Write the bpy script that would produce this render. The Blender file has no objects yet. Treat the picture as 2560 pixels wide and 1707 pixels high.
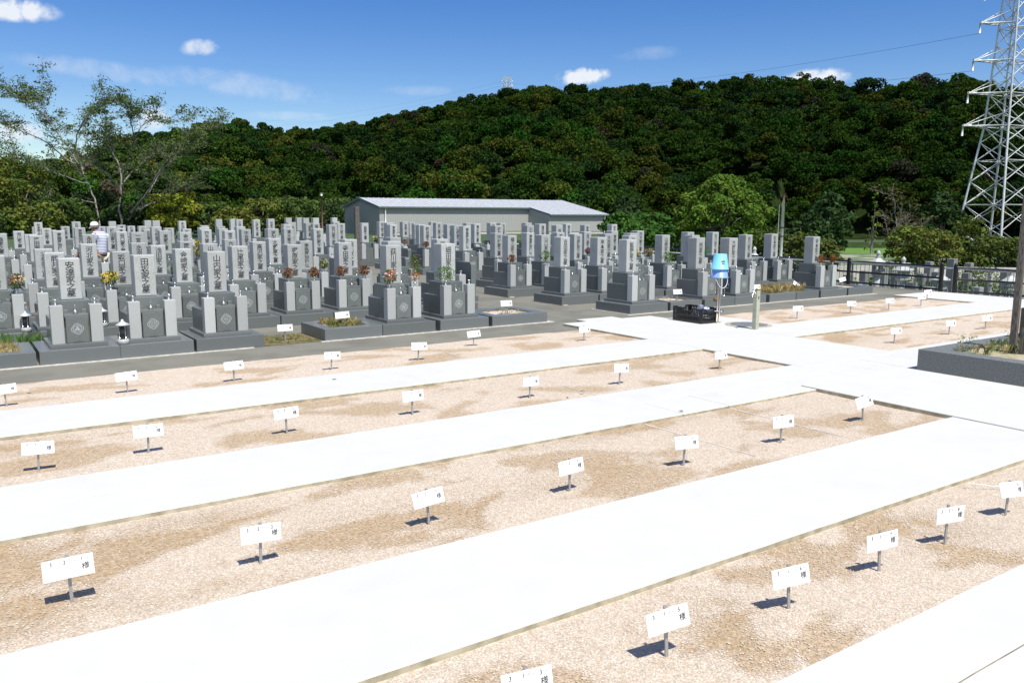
import bpy, bmesh, math, random
import numpy as np
from mathutils import Vector, Matrix
random.seed(7); RNG = np.random.default_rng(7)
S = bpy.context.scene
COL = S.collection
R = math.radians
EXPOSURE = 0.40
SKY_STR, SKY_SAT, SKY_VAL, SKY_HUE = 0.096, 1.42, 1.0, 0.516
CLOUD_COL = (6.6, 7.0, 7.6, 1)
CLOUDS = [(25,22,100,28,0,1.2),(505,118,52,22,10,.7),(240,175,200,26,-4,.24),(620,215,210,34,-6,.24),(1458,190,70,24,4,1.5),(2050,195,90,24,0,1.1),(375,300,55,30,20,.8),(40,330,60,30,0,.7),(1620,135,90,20,3,.12),(720,290,130,13,0,.2),(1050,227,100,15,0,.12)]
GRAVEL = [(0.0,(.505,.425,.33)),(.22,(.575,.50,.415)),(.45,(.485,.40,.305)),(.60,(.625,.56,.48)),(.76,(.435,.35,.255)),(.86,(.54,.45,.35)),(.95,(.385,.34,.29))]
# ------------------------------------------------------------------ camera
CAM_H = 2.1
YAW, PIT, ROL, FPX = R(34.257), R(8.755), R(-0.198), 2076.0
def w2c(v):
    a, b, u = v
    c, s = math.cos, math.sin
    x = a*c(YAW)-b*s(YAW); z = a*s(YAW)+b*c(YAW); y = -u
    y2 = y*c(PIT)-z*s(PIT); z2 = y*s(PIT)+z*c(PIT)
    return (x*c(ROL)+y2*s(ROL), -x*s(ROL)+y2*c(ROL), z2)
CM = np.array([w2c((1,0,0)), w2c((0,1,0)), w2c((0,0,1))]).T   # rows: right, down, forward in world
def at(px, py, depth):
    v = CM.T @ np.array([(px-1280)/FPX*depth, (py-853.5)/FPX*depth, depth])
    return Vector((v[0], v[1], v[2]+CAM_H))
def grd(px, py, z=0.0):
    d = CM.T @ np.array([(px-1280)/FPX, (py-853.5)/FPX, 1.0]); t = (z-CAM_H)/d[2]
    return Vector((d[0]*t, d[1]*t, z))
def px(p):
    c = CM @ np.array([p[0], p[1], p[2]-CAM_H]); return 1280+FPX*c[0]/c[2], 853.5+FPX*c[1]/c[2], c[2]
cd = bpy.data.cameras.new('camera'); cam = bpy.data.objects.new('camera', cd); COL.objects.link(cam)
cd.sensor_width = 36.0; cd.lens = FPX/2560*36; cd.clip_start = 0.05; cd.clip_end = 6000
m = Matrix.Identity(4)
for i in range(3):
    m[i][0] = CM[0][i]; m[i][1] = -CM[1][i]; m[i][2] = -CM[2][i]
m[2][3] = CAM_H
cam.matrix_world = m; S.camera = cam
# ------------------------------------------------------------------ light, sky
SUN_EL, SX, SY = R(61), -0.07, -0.9975
sd = bpy.data.lights.new('sun', 'SUN'); sun = bpy.data.objects.new('sun', sd); COL.objects.link(sun)
sd.energy = 4.6; sd.angle = R(0.53); sd.color = (1.0, 0.955, 0.88)
sv = Vector((SX*math.cos(SUN_EL), SY*math.cos(SUN_EL), math.sin(SUN_EL)))
sun.rotation_euler = sv.to_track_quat('Z', 'Y').to_euler(); sun.location = (0, 0, 60)
W = bpy.data.worlds.new('World'); S.world = W; W.use_nodes = True
wt = W.node_tree; wt.nodes.clear()
def wn(t, **k):
    n = wt.nodes.new(t)
    for a, b in k.items(): setattr(n, a, b)
    return n
L = wt.links.new
sky = wn('ShaderNodeTexSky'); sky.sky_type = 'NISHITA'; sky.sun_disc = False
sky.sun_elevation = SUN_EL; sky.sun_rotation = math.atan2(SX, SY); sky.altitude = 250; sky.air_density = 1.0; sky.dust_density = 0.25; sky.ozone_density = 2.0
hs = wn('ShaderNodeHueSaturation'); hs.inputs['Saturation'].default_value = SKY_SAT; hs.inputs['Value'].default_value = SKY_VAL; hs.inputs['Hue'].default_value = SKY_HUE
L(sky.outputs[0], hs.inputs['Color'])
tc = wn('ShaderNodeTexCoord')
nz = wn('ShaderNodeTexNoise'); nz.inputs['Scale'].default_value = 46; nz.inputs['Detail'].default_value = 7; nz.inputs['Roughness'].default_value = .6; nz.inputs['Distortion'].default_value = .3
L(tc.outputs['Generated'], nz.inputs['Vector'])
def vmath(op, a, b=None):
    n = wn('ShaderNodeVectorMath', operation=op); L(a, n.inputs[0])
    if b is not None: n.inputs[1].default_value = b
    return n
def mth(op, a, b, clamp=False):
    n = wn('ShaderNodeMath', operation=op, use_clamp=clamp)
    for i, v in enumerate((a, b)):
        if isinstance(v, (int, float)): n.inputs[i].default_value = v
        else: L(v, n.inputs[i])
    return n.outputs[0]
mask = None
# clouds: centre (image x, y), half widths, tilt, strength
for cx_, cy_, hx, hy, tilt, st in CLOUDS:
    d = (at(cx_, cy_, 1)-Vector((0,0,CAM_H))).normalized()
    rt = Vector((d.y, -d.x, 0)).normalized(); upv = rt.cross(d).normalized()
    t_ = R(tilt); r2 = rt*math.cos(t_)+upv*math.sin(t_); u2 = upv*math.cos(t_)-rt*math.sin(t_)
    dd = vmath('DOT_PRODUCT', tc.outputs['Generated'], d).outputs['Value']
    u = vmath('DOT_PRODUCT', tc.outputs['Generated'], r2*(FPX/hx)).outputs['Value']
    v = vmath('DOT_PRODUCT', tc.outputs['Generated'], u2*(FPX/hy)).outputs['Value']
    q = mth('ADD', mth('MULTIPLY', u, u), mth('MULTIPLY', v, v))
    e = mth('SUBTRACT', 1.0, q, True)
    f = mth('ADD', mth('MULTIPLY', nz.outputs['Fac'], 2.6), -1.3)
    e = mth('MULTIPLY', mth('MULTIPLY', mth('ADD', e, mth('MULTIPLY', f, 1.35)), st), mth('MULTIPLY', e, 1.6, True), True)
    e = mth('MULTIPLY', e, mth('GREATER_THAN', dd, 0.0))
    mask = e if mask is None else mth('MAXIMUM', mask, e)
# unseen cloud bank added behind the camera as neutral fill for blue shadows
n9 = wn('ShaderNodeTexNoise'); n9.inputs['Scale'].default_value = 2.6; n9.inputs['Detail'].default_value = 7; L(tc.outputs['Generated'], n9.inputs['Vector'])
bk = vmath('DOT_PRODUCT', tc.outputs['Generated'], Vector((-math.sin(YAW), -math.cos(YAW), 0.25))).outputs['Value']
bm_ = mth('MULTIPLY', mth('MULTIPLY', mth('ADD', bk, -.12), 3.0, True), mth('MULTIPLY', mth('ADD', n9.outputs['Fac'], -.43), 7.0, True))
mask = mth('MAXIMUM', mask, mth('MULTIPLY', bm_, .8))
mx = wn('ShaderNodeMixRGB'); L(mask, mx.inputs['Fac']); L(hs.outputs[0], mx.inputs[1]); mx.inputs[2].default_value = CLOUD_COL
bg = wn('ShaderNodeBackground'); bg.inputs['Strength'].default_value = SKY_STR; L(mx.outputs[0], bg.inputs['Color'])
wo = wn('ShaderNodeOutputWorld'); L(bg.outputs[0], wo.inputs['Surface'])
S.view_settings.view_transform = 'Standard'; S.view_settings.look = 'None'; S.view_settings.gamma = 1; S.view_settings.exposure = EXPOSURE
# ------------------------------------------------------------------ helpers
def tag(o, label=None, cat=None, group=None, kind=None):
    if label: o['label'] = label
    if cat: o['category'] = cat
    if group: o['group'] = group
    if kind: o['kind'] = kind
    return o
def empty(name, loc, rz=0.0):
    o = bpy.data.objects.new(name, None); COL.objects.link(o); o.location = loc; o.rotation_euler = (0, 0, rz); o.empty_display_size = .1
    return o
def link(name, me, parent=None, loc=(0,0,0), rot=(0,0,0)):
    o = bpy.data.objects.new(name, me); COL.objects.link(o); o.location = loc; o.rotation_euler = rot
    if parent: o.parent = parent
    return o
class MB:
    def __init__(s): s.v = []; s.f = []; s.mi = []; s.sm = []
    def add(s, vs, fs, mi=0, smooth=False):
        n = len(s.v); s.v += [tuple(v) for v in vs]; s.f += [tuple(i+n for i in f) for f in fs]; s.mi += [mi]*len(fs); s.sm += [smooth]*len(fs)
        return s
    def box(s, x0, x1, y0, y1, z0, z1, mi=0, ch=0.0, rot=None, org=None, side=None):
        if ch <= 0:
            vs = [(x0,y0,z0),(x1,y0,z0),(x1,y1,z0),(x0,y1,z0),(x0,y0,z1),(x1,y0,z1),(x1,y1,z1),(x0,y1,z1)]
            fs = [(0,3,2,1),(4,5,6,7),(0,1,5,4),(1,2,6,5),(2,3,7,6),(3,0,4,7)]
        else:
            c = ch
            vs = [(x0,y0,z0),(x1,y0,z0),(x1,y1,z0),(x0,y1,z0),(x0,y0,z1-c),(x1,y0,z1-c),(x1,y1,z1-c),(x0,y1,z1-c),(x0+c,y0+c,z1),(x1-c,y0+c,z1),(x1-c,y1-c,z1),(x0+c,y1-c,z1)]
            fs = [(0,3,2,1),(8,9,10,11),(0,1,5,4),(1,2,6,5),(2,3,7,6),(3,0,4,7),(4,5,9,8),(5,6,10,9),(6,7,11,10),(7,4,8,11)]
        if rot is not None:
            o_ = Vector(org or (0,0,0)); vs = [rot @ (Vector(v)-o_)+o_ for v in vs]
        n0 = len(s.f); s.add(vs, fs, mi)
        if side is not None:
            for i in range(n0, len(s.f)):
                if i-n0 != 1: s.mi[i] = side
        return s
    def tube(s, pts, rad, n=8, mi=0, cap=True):
        pts = [Vector(p) for p in pts]; rs = rad if isinstance(rad, (list, tuple)) else [rad]*len(pts)
        base = len(s.v); vs = []
        for i, p in enumerate(pts):
            t = (pts[min(i+1, len(pts)-1)]-pts[max(i-1, 0)]).normalized()
            ref = Vector((0,0,1)) if abs(t.z) < .95 else Vector((1,0,0))
            u = t.cross(ref).normalized(); w = u.cross(t)
            for k in range(n):
                a = 2*math.pi*k/n; vs.append(p+(u*math.cos(a)+w*math.sin(a))*rs[i])
        fs = []
        for i in range(len(pts)-1):
            for k in range(n):
                k2 = (k+1) % n; fs.append((i*n+k, i*n+k2, (i+1)*n+k2, (i+1)*n+k))
        if cap: fs += [tuple(range(n)), tuple(range((len(pts)-1)*n+n-1, (len(pts)-1)*n-1, -1))]
        return s.add(vs, fs, mi, True)
    def lathe(s, prof, n=20, org=(0,0,0), mi=0, smooth=True, ph=0.0, caps=True):
        vs = []; ox, oy, oz = org
        for r, z in prof:
            for k in range(n):
                a = ph+2*math.pi*k/n; vs.append((ox+r*math.cos(a), oy+r*math.sin(a), oz+z))
        fs = []
        for i in range(len(prof)-1):
            for k in range(n):
                k2 = (k+1) % n; fs.append((i*n+k, i*n+k2, (i+1)*n+k2, (i+1)*n+k))
        if caps: fs += [tuple(range(n-1, -1, -1)), tuple(range((len(prof)-1)*n, len(prof)*n))]
        return s.add(vs, fs, mi, smooth)
    def mesh(s, name, mats):
        me = bpy.data.meshes.new(name); me.from_pydata([tuple(v) for v in s.v], [], s.f)
        for mm in (mats if isinstance(mats, (list, tuple)) else [mats]): me.materials.append(mm)
        me.polygons.foreach_set('material_index', s.mi); me.polygons.foreach_set('use_smooth', s.sm); me.update()
        return me
    def build(s, name, mats, parent=None, loc=(0,0,0), rot=(0,0,0)):
        return link(name, s.mesh(name, mats), parent, loc, rot)
# ------------------------------------------------------------------ materials
def mat(name, col, rough=.7, metal=0.0, spec=None):
    mt = bpy.data.materials.new(name); mt.use_nodes = True
    b = mt.node_tree.nodes['Principled BSDF']; b.inputs['Base Color'].default_value = (*col, 1); b.inputs['Roughness'].default_value = rough; b.inputs['Metallic'].default_value = metal
    if spec is not None: b.inputs['Specular IOR Level'].default_value = spec
    return mt
def noisy(name, c1, c2, scale=20, rough=.8, bump=0.0, detail=4, c3=None, scale3=1.0, thr=(.5,.62), coords='Object', metal=0.0, stretch=None, lo=.35, hi=.65, rnd=0.0, spec=None, bscale=None):
    mt = mat(name, c1, rough, metal, spec); nt = mt.node_tree; N = nt.nodes; K = nt.links.new; b = N['Principled BSDF']
    t = N.new('ShaderNodeTexCoord'); src = t.outputs[coords]
    if stretch:
        mp = N.new('ShaderNodeMapping'); mp.inputs['Scale'].default_value = stretch; K(src, mp.inputs['Vector']); src = mp.outputs[0]
    n1 = N.new('ShaderNodeTexNoise'); n1.inputs['Scale'].default_value = scale; n1.inputs['Detail'].default_value = detail; K(src, n1.inputs['Vector'])
    r = N.new('ShaderNodeValToRGB'); r.color_ramp.elements[0].position = lo; r.color_ramp.elements[1].position = hi
    r.color_ramp.elements[0].color = (*c1, 1); r.color_ramp.elements[1].color = (*c2, 1); K(n1.outputs['Fac'], r.inputs['Fac']); out = r.outputs[0]
    if c3:
        n2 = N.new('ShaderNodeTexNoise'); n2.inputs['Scale'].default_value = scale3; n2.inputs['Detail'].default_value = 5; n2.inputs['Distortion'].default_value = .4; K(src, n2.inputs['Vector'])
        r2 = N.new('ShaderNodeValToRGB'); r2.color_ramp.elements[0].position = thr[0]; r2.color_ramp.elements[1].position = thr[1]; K(n2.outputs['Fac'], r2.inputs['Fac'])
        mx = N.new('ShaderNodeMixRGB'); mx.blend_type = 'MULTIPLY'; K(r2.outputs[0], mx.inputs['Fac']); K(out, mx.inputs[1]); mx.inputs[2].default_value = (*c3, 1); out = mx.outputs[0]
    if rnd:
        oi = N.new('ShaderNodeObjectInfo'); mr = N.new('ShaderNodeMapRange'); mr.inputs['To Min'].default_value = 1-rnd; mr.inputs['To Max'].default_value = 1+rnd; K(oi.outputs['Random'], mr.inputs['Value'])
        vm = N.new('ShaderNodeVectorMath'); vm.operation = 'SCALE'; K(out, vm.inputs[0]); K(mr.outputs[0], vm.inputs['Scale']); out = vm.outputs[0]
    K(out, b.inputs['Base Color'])
    if bump:
        bp = N.new('ShaderNodeBump'); bp.inputs['Strength'].default_value = bump; bp.inputs['Distance'].default_value = .01; src2 = n1
        if bscale:
            src2 = N.new('ShaderNodeTexNoise'); src2.inputs['Scale'].default_value = bscale; K(src, src2.inputs['Vector'])
        K(src2.outputs['Fac'], bp.inputs['Height']); K(bp.outputs[0], b.inputs['Normal'])
    return mt
def vcol_mat(name, rough=.75, trans=.28, spec=.12):
    mt = mat(name, (.1,.1,.1), rough, 0, spec); nt = mt.node_tree; N = nt.nodes; K = nt.links.new; b = N['Principled BSDF']
    a = N.new('ShaderNodeAttribute'); a.attribute_name = 'Col'; K(a.outputs['Color'], b.inputs['Base Color'])
    if trans:
        tr = N.new('ShaderNodeBsdfTranslucent'); K(a.outputs['Color'], tr.inputs['Color']); mxs = N.new('ShaderNodeMixShader'); mxs.inputs[0].default_value = trans
        K(b.outputs[0], mxs.inputs[1]); K(tr.outputs[0], mxs.inputs[2]); K(mxs.outputs[0], N['Material Output'].inputs['Surface'])
    return mt
M = {}
M['granite'] = noisy('granite light', (.26,.275,.268), (.54,.56,.545), 150, .42, .03, 3, rnd=.14, lo=.3, hi=.7, c3=(.86,.87,.85), scale3=2.2, thr=(.5,.75))
M['granite_polished'] = noisy('granite polished', (.085,.10,.098), (.195,.215,.21), 150, .20, 0, 2, rnd=.14, lo=.3, hi=.7)
M['granite_dark'] = noisy('granite dark kerb', (.085,.098,.10), (.18,.195,.195), 150, .3, .02, 2, rnd=.10, lo=.3, hi=.7)
M['granite_black'] = noisy('granite black', (.02,.022,.024), (.05,.052,.055), 200, .12, 0, 2)
M['granite_rough'] = noisy('granite split', (.075,.085,.083), (.20,.215,.21), 70, .75, .6, 3, lo=.3, hi=.7, stretch=(1,1,1))
M['carved'] = mat('carved letters', (.035,.037,.04), .8)
M['carve_light'] = mat('carved crest', (.34,.36,.36), .7)
M['carve_shade'] = mat('carved groove', (.09,.10,.10), .8)
M['steel'] = mat('steel', (.72,.72,.70), .22, 1.0)
M['galv'] = noisy('galvanised steel', (.50,.52,.53), (.66,.68,.68), 6, .45, 0, metal=.35)
M['fence_grey'] = mat('fence grey', (.22,.24,.235), .5, .2)
M['white_plate'] = mat('white plate', (.80,.80,.80), .5)
M['ink'] = mat('ink', (.03,.03,.035), .8)
M['ink_faint'] = mat('printed grey', (.42,.42,.44), .8)
M['post_grey'] = mat('aluminium post', (.36,.37,.37), .45, .4)
M['concrete'] = noisy('concrete new', (.525,.53,.515), (.55,.555,.54), 3.5, .85, .08, 9, c3=(.96,.95,.91), scale3=.8, thr=(.46,.78), bscale=220)
M['concrete_edge'] = noisy('concrete form edge', (.27,.245,.17), (.46,.42,.31), 9, .9, .3, 4)
M['asphalt'] = noisy('asphalt walk', (.145,.142,.113), (.215,.21,.175), 90, .9, .25, 4, c3=(.72,.72,.70), scale3=1.3, thr=(.45,.7))
M['pale_cement'] = noisy('cement haunch', (.40,.39,.35), (.60,.58,.53), 14, .9, .3)
M['wood'] = noisy('weathered wood', (.045,.038,.032), (.17,.155,.135), 9, .85, .35, 5, stretch=(14,14,1.2))
M['black_paint'] = mat('black paint', (.012,.012,.013), .35)
M['bark'] = noisy('bark', (.11,.095,.08), (.27,.25,.22), 9, .9, .3)
M['bark_pale'] = noisy('bark pale', (.10,.092,.08), (.26,.245,.215), 5, .9, .3)
M['leaf'] = vcol_mat('leaf'); M['leaf_far'] = vcol_mat('leaf far', .95, .22, .0)
M['petal'] = vcol_mat('petal', .7, .2)
M['blue_plastic'] = mat('sky blue plastic', (.20,.56,.76), .38)
M['blue_plastic_b'] = mat('blue plastic', (.20,.32,.64), .4)
M['pale_plastic'] = mat('pale plastic', (.55,.60,.72), .4)
M['black_plastic'] = mat('black plastic', (.012,.012,.013), .33)
M['tap_green'] = noisy('tap post enamel', (.36,.37,.28), (.44,.45,.34), 12, .5)
def gravel_mat():
    mt = mat('gravel', (.5,.4,.3), .92, 0, .2); nt = mt.node_tree; N = nt.nodes; K = nt.links.new; b = N['Principled BSDF']
    t = N.new('ShaderNodeTexCoord'); o = t.outputs['Object']
    v = N.new('ShaderNodeTexVoronoi'); v.inputs['Scale'].default_value = 105; K(o, v.inputs['Vector'])
    sep = N.new('ShaderNodeSeparateColor'); K(v.outputs['Color'], sep.inputs[0])
    r = N.new('ShaderNodeValToRGB'); cr = r.color_ramp; cr.interpolation = 'CONSTANT'
    stops = GRAVEL
    while len(cr.elements) < len(stops): cr.elements.new(.5)
    for e, (p, c) in zip(cr.elements, stops): e.position = p; e.color = (*c, 1)
    K(sep.outputs[0], r.inputs['Fac'])
    v2 = N.new('ShaderNodeTexVoronoi'); v2.inputs['Scale'].default_value = 31; K(o, v2.inputs['Vector'])
    s2 = N.new('ShaderNodeSeparateColor'); K(v2.outputs['Color'], s2.inputs[0])
    mr = N.new('ShaderNodeMapRange'); mr.inputs['To Min'].default_value = .93; mr.inputs['To Max'].default_value = 1.06; K(s2.outputs[1], mr.inputs['Value'])
    vm = N.new('ShaderNodeVectorMath'); vm.operation = 'SCALE'; K(r.outputs[0], vm.inputs[0]); K(mr.outputs[0], vm.inputs['Scale'])
    # earth showing through in streaks and patches
    at_ = N.new('ShaderNodeAttribute'); at_.attribute_name = 'dirt'
    n3 = N.new('ShaderNodeTexNoise'); n3.inputs['Scale'].default_value = 34; n3.inputs['Detail'].default_value = 3; K(o, n3.inputs['Vector'])
    mm = N.new('ShaderNodeMath'); mm.operation = 'MULTIPLY'; K(at_.outputs['Fac'], mm.inputs[0]); n3.inputs['Roughness'].default_value = .7; mr3 = N.new('ShaderNodeMapRange'); mr3.inputs['From Min'].default_value = .3; mr3.inputs['From Max'].default_value = .62; mr3.inputs['To Min'].default_value = .45; K(n3.outputs['Fac'], mr3.inputs['Value']); K(mr3.outputs[0], mm.inputs[1])
    mx = N.new('ShaderNodeMixRGB'); mx.blend_type = 'MULTIPLY'; K(mm.outputs[0], mx.inputs['Fac']); K(vm.outputs[0], mx.inputs[1]); mx.inputs[2].default_value = (.67,.56,.39,1)
    K(mx.outputs[0], b.inputs['Base Color'])
    bp = N.new('ShaderNodeBump'); bp.inputs['Strength'].default_value = .7; bp.inputs['Distance'].default_value = .006; K(v.outputs['Distance'], bp.inputs['Height']); bp.invert = True; K(bp.outputs[0], b.inputs['Normal'])
    return mt
M['gravel'] = gravel_mat(); M['pebble'] = vcol_mat('pebble', .9, 0, .15)
M['soil'] = noisy('dry soil', (.30,.26,.17), (.46,.40,.28), 30, .95, .4, c3=(.55,.62,.42), scale3=2.5)
M['moss'] = noisy('mossy soil', (.10,.085,.04), (.20,.15,.07), 24, .95, .4, c3=(.5,.75,.35), scale3=5)
M['grass_ground'] = noisy('rough grass', (.028,.055,.014), (.06,.10,.028), 1.2, .95, .2)
M['rice'] = noisy('rice field', (.075,.16,.015), (.11,.21,.025), 2.0, .9, .2)
M['sand'] = noisy('pale ground', (.24,.235,.17), (.38,.36,.28), 3, .95, .2, c3=(.25,.42,.15), scale3=.35, thr=(.40,.55))
M['terrain'] = noisy('forest floor', (.013,.022,.007), (.026,.038,.012), .3, 1.0, 0, spec=0.0)
# ------------------------------------------------------------------ foliage builder (leaf-sized faces)
def leaf_mesh(name, P, Nn, size, C, mt, aspect=.55):
    n = len(P); rv = RNG.normal(size=(n,3)); t = np.cross(Nn, rv); t /= np.linalg.norm(t, axis=1, keepdims=True)+1e-9; w = np.cross(Nn, t)
    s = np.asarray(size).reshape(-1,1)*np.ones((n,1))
    V = np.empty((n,4,3)); V[:,0] = P+t*s; V[:,1] = P+w*s*aspect; V[:,2] = P-t*s; V[:,3] = P-w*s*aspect
    me = bpy.data.meshes.new(name); me.vertices.add(4*n); me.vertices.foreach_set('co', V.reshape(-1).astype('f'))
    me.loops.add(4*n); me.loops.foreach_set('vertex_index', np.arange(4*n, dtype='i'))
    me.polygons.add(n); me.polygons.foreach_set('loop_start', np.arange(0, 4*n, 4, dtype='i'))
    at_ = me.color_attributes.new('Col', 'FLOAT_COLOR', 'POINT')
    cc = np.ones((n,4,4)); cc[:,:,:3] = np.clip(C, 0, 1)[:,None,:]; at_.data.foreach_set('color', cc.reshape(-1).astype('f'))
    me.materials.append(mt); me.update(); me.validate()
    return me
def lobes_leaves(lobes, dens, jit=.16, flat=1.0, up=.25, nnoise=.55):
    """points on the outer shells of many overlapping lobes, normals facing out"""
    Ps, Ns, I = [], [], []
    for i, (c, r) in enumerate(lobes):
        r = np.array(r, float); k = max(6, int(dens*(r[0]*r[1]+r[0]*r[2]+r[1]*r[2])))
        d = RNG.normal(size=(k,3)); d /= np.linalg.norm(d, axis=1, keepdims=True)
        d = d[d[:,2] > -.55]; rad = 1-np.abs(RNG.normal(0, jit, size=(len(d),1)))
        Ps.append(np.array(c)+d*r*rad); nn = d/r*r.mean()+RNG.normal(0,nnoise,size=d.shape)+np.array([0,0,up]); Ns.append(nn/np.linalg.norm(nn,axis=1,keepdims=True)); I += [i]*len(d)
    return np.concatenate(Ps), np.concatenate(Ns), np.array(I)
def vary(base, n, amt=.25, hue=.12):
    b = np.array(base); k = 1+RNG.normal(0, amt, size=(n,1)); h = 1+RNG.normal(0, hue, size=(n,3)); return np.clip(b*k*h, .004, .9)
TOMBS=[(0,1.48,1.44),(0,2.49,1.46),(0,3.56,1.49),(0,6.65,1.53),(0,7.78,1.54),(0,12.37,1.55),(0,14.52,1.56),(0,15.63,1.54),(0,18.84,1.53),(1,0.66,1.40),(1,1.51,1.43),(1,2.53,1.43),(1,3.56,1.45),(1,4.57,1.48),(1,5.62,1.49),(1,6.67,1.51),(1,7.76,1.52),(1,8.91,1.55),(1,12.26,1.55),(1,13.40,1.53),(1,14.42,1.56),(1,15.58,1.56),(1,16.67,1.54),(1,18.82,1.53),(1,19.93,1.54),(2,1.55,1.41),(2,2.32,1.49),(2,3.58,1.44),(2,4.60,1.46),(2,5.63,1.48),(2,6.68,1.48),(2,7.74,1.50),(2,8.88,1.53),(2,12.23,1.54),(2,13.31,1.54),(2,14.42,1.55),(2,15.52,1.55),(2,16.46,1.55),(2,18.79,1.56),(2,19.88,1.55),(3,3.61,1.42),(3,4.63,1.44),(3,5.64,1.47),(3,6.70,1.48),(3,13.26,1.54),(3,14.38,1.54),(3,15.50,1.54),(3,16.56,1.55),(3,17.67,1.56),(3,18.77,1.56),(4,1.80,1.56),(4,2.91,1.57),(4,4.00,1.61),(4,5.13,1.60),(4,6.25,1.63),(4,7.40,1.67),(4,8.68,1.67),(4,13.52,1.71),(4,14.71,1.72),(4,15.95,1.72),(4,17.14,1.72),(5,1.19,1.56),(5,2.50,1.62),(5,4.00,1.58),(5,5.10,1.60),(5,6.21,1.62),(5,7.33,1.62),(5,8.60,1.64),(5,13.31,1.70),(5,14.48,1.70),(5,18.05,1.73),(5,20.15,1.68),(5,21.50,1.70),(6,2.03,1.48),(6,4.10,1.68),(6,5.32,1.67),(6,6.71,1.64),(6,7.83,1.66),(6,9.35,1.73),(6,10.91,1.71),(6,13.16,1.70),(6,14.30,1.69),(6,15.47,1.70),(6,16.64,1.71),(6,17.80,1.73),(6,18.99,1.74),(6,20.98,1.69),(7,1.89,1.53),(7,3.53,1.62),(7,5.51,1.54),(7,6.70,1.56),(7,7.88,1.56),(7,10.28,1.76),(7,13.07,1.73),(7,14.11,1.74),(7,16.22,1.74),(7,17.61,1.71),(7,18.77,1.72),(8,2.82,1.57),(8,5.05,1.56),(8,6.62,1.55),(8,8.41,1.60),(8,12.02,1.69),(8,13.05,1.69),(8,16.43,1.64),(9,3.18,1.47),(9,4.79,1.58),(9,6.15,1.59),(9,8.39,1.60),(9,12.57,1.68),(9,13.76,1.74),(9,15.86,1.73),(9,16.99,1.72),(9,18.42,1.71),(10,3.85,1.56),(10,5.79,1.60),(10,8.07,1.75),(10,11.08,1.81),(10,18.47,1.67),(10,19.89,1.66),(11,3.15,1.69),(11,4.49,1.71),(11,6.53,1.53),(11,11.00,1.80),(11,12.43,1.82),(12,3.24,1.48),(12,6.16,1.70),(12,7.95,1.73),(12,10.70,1.79),(12,14.03,1.85),(12,15.41,1.85),(13,8.02,1.72),(13,11.98,1.78),(13,15.72,1.83),(13,17.30,1.85),(14,16.16,1.84)]
BOUQ=[(11,-1,'yellow'),(9,1,'mixed'),(27,1,'pink'),(53,1,'yellow'),(76,-1,'yellow'),(14,-1,'dry'),(14,1,'dry'),(30,1,'cream'),(15,-1,'dry'),(15,1,'dry'),(3,-1,'mixed'),(3,1,'tall'),(4,-1,'leafy'),(93,1,'cream'),(93,1,'cream'),(80,1,'dry'),(68,-1,'dry'),(33,-1,'dry'),(34,-1,'leafy'),(47,-1,'purple'),(37,-1,'yellow'),(37,1,'mixed'),(21,-1,'leafy'),(38,1,'leafy'),(8,-1,'dry'),(8,1,'dry'),(55,1,'cream'),(51,-1,'dry'),(78,1,'dry')]
# ------------------------------------------------------------------ ground, paths
def gz(b): return 0.0 if b < 21.6 else .10+.009*(b-22)
mb = MB(); mb.box(-34, 22.75, -14, 21.6, -3.2, 0.0, 0); tag(mb.build('ground', M['asphalt']), kind='structure')
mb = MB()
vs = [(-34,21.6,gz(22)-.004),(22.75,21.6,gz(22)-.004),(22.75,47,gz(47)),(-34,47,gz(47))]
mb.add(vs+[(x,y,-3.2) for x,y,z in vs], [(0,1,2,3),(4,7,6,5),(0,4,5,1),(1,5,6,2),(2,6,7,3),(3,7,4,0)]); tag(mb.build('ground', M['asphalt']), kind='structure')
mb = MB(); mb.box(-60, 50, 47.01, 104, -3.2, gz(47)-.03, 0); tag(mb.build('ground', M['grass_ground']), kind='structure')
mb = MB(); mb.box(22.78, 66, 4, 46.99, -3.6, -1.3, 0); tag(mb.build('ground', M['sand']), kind='structure')
from mathutils import noise as MN
SPOTS = [(grd(20,1420,0),.55,.40,1.2),(grd(40,1530,0),.5,.35,1.1),(grd(480,1310,0),.55,.22,.9),(grd(330,1385,0),.42,.10,.8),(grd(530,1470,0),.6,.10,.7),(grd(1540,1075,0),1.1,.22,.7),(grd(1430,1195,0),.6,.25,.6),(grd(1750,1555,0),.35,.3,.5),(grd(2350,1330,0),.5,.3,.5),(grd(2050,860,0),1.3,.35,.9),(grd(1000,1290,0),.8,.3,.5),(grd(40,1120,0),.5,.4,.8)]
def dirt(x, y):
    v = MN.fractal(Vector((x*1.25+MN.noise(Vector((x*.5, y*.9, 4)))*.9, y*2.3+MN.noise(Vector((x*.7, y*.8, 9)))*.8, 1.7)), 1.0, 2.1, 4)
    d = (v-.03)/.26+.35*MN.noise(Vector((x*9, y*11, 3)))*(1 if v > -.05 else 0)
    d = max(0.0, min(1.0, d)); d = d*d*(3-2*d)*.85
    for c_, rx_, ry_, st_ in SPOTS:
        q_ = ((x-c_.x)/rx_)**2+((y-c_.y)/ry_)**2
        if q_ < 4: d += st_*math.exp(-q_*1.2)*(.75+.8*MN.noise(Vector((x*3.1, y*4.2, 2))))
    return max(0.0, min(1.0, d))
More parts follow.
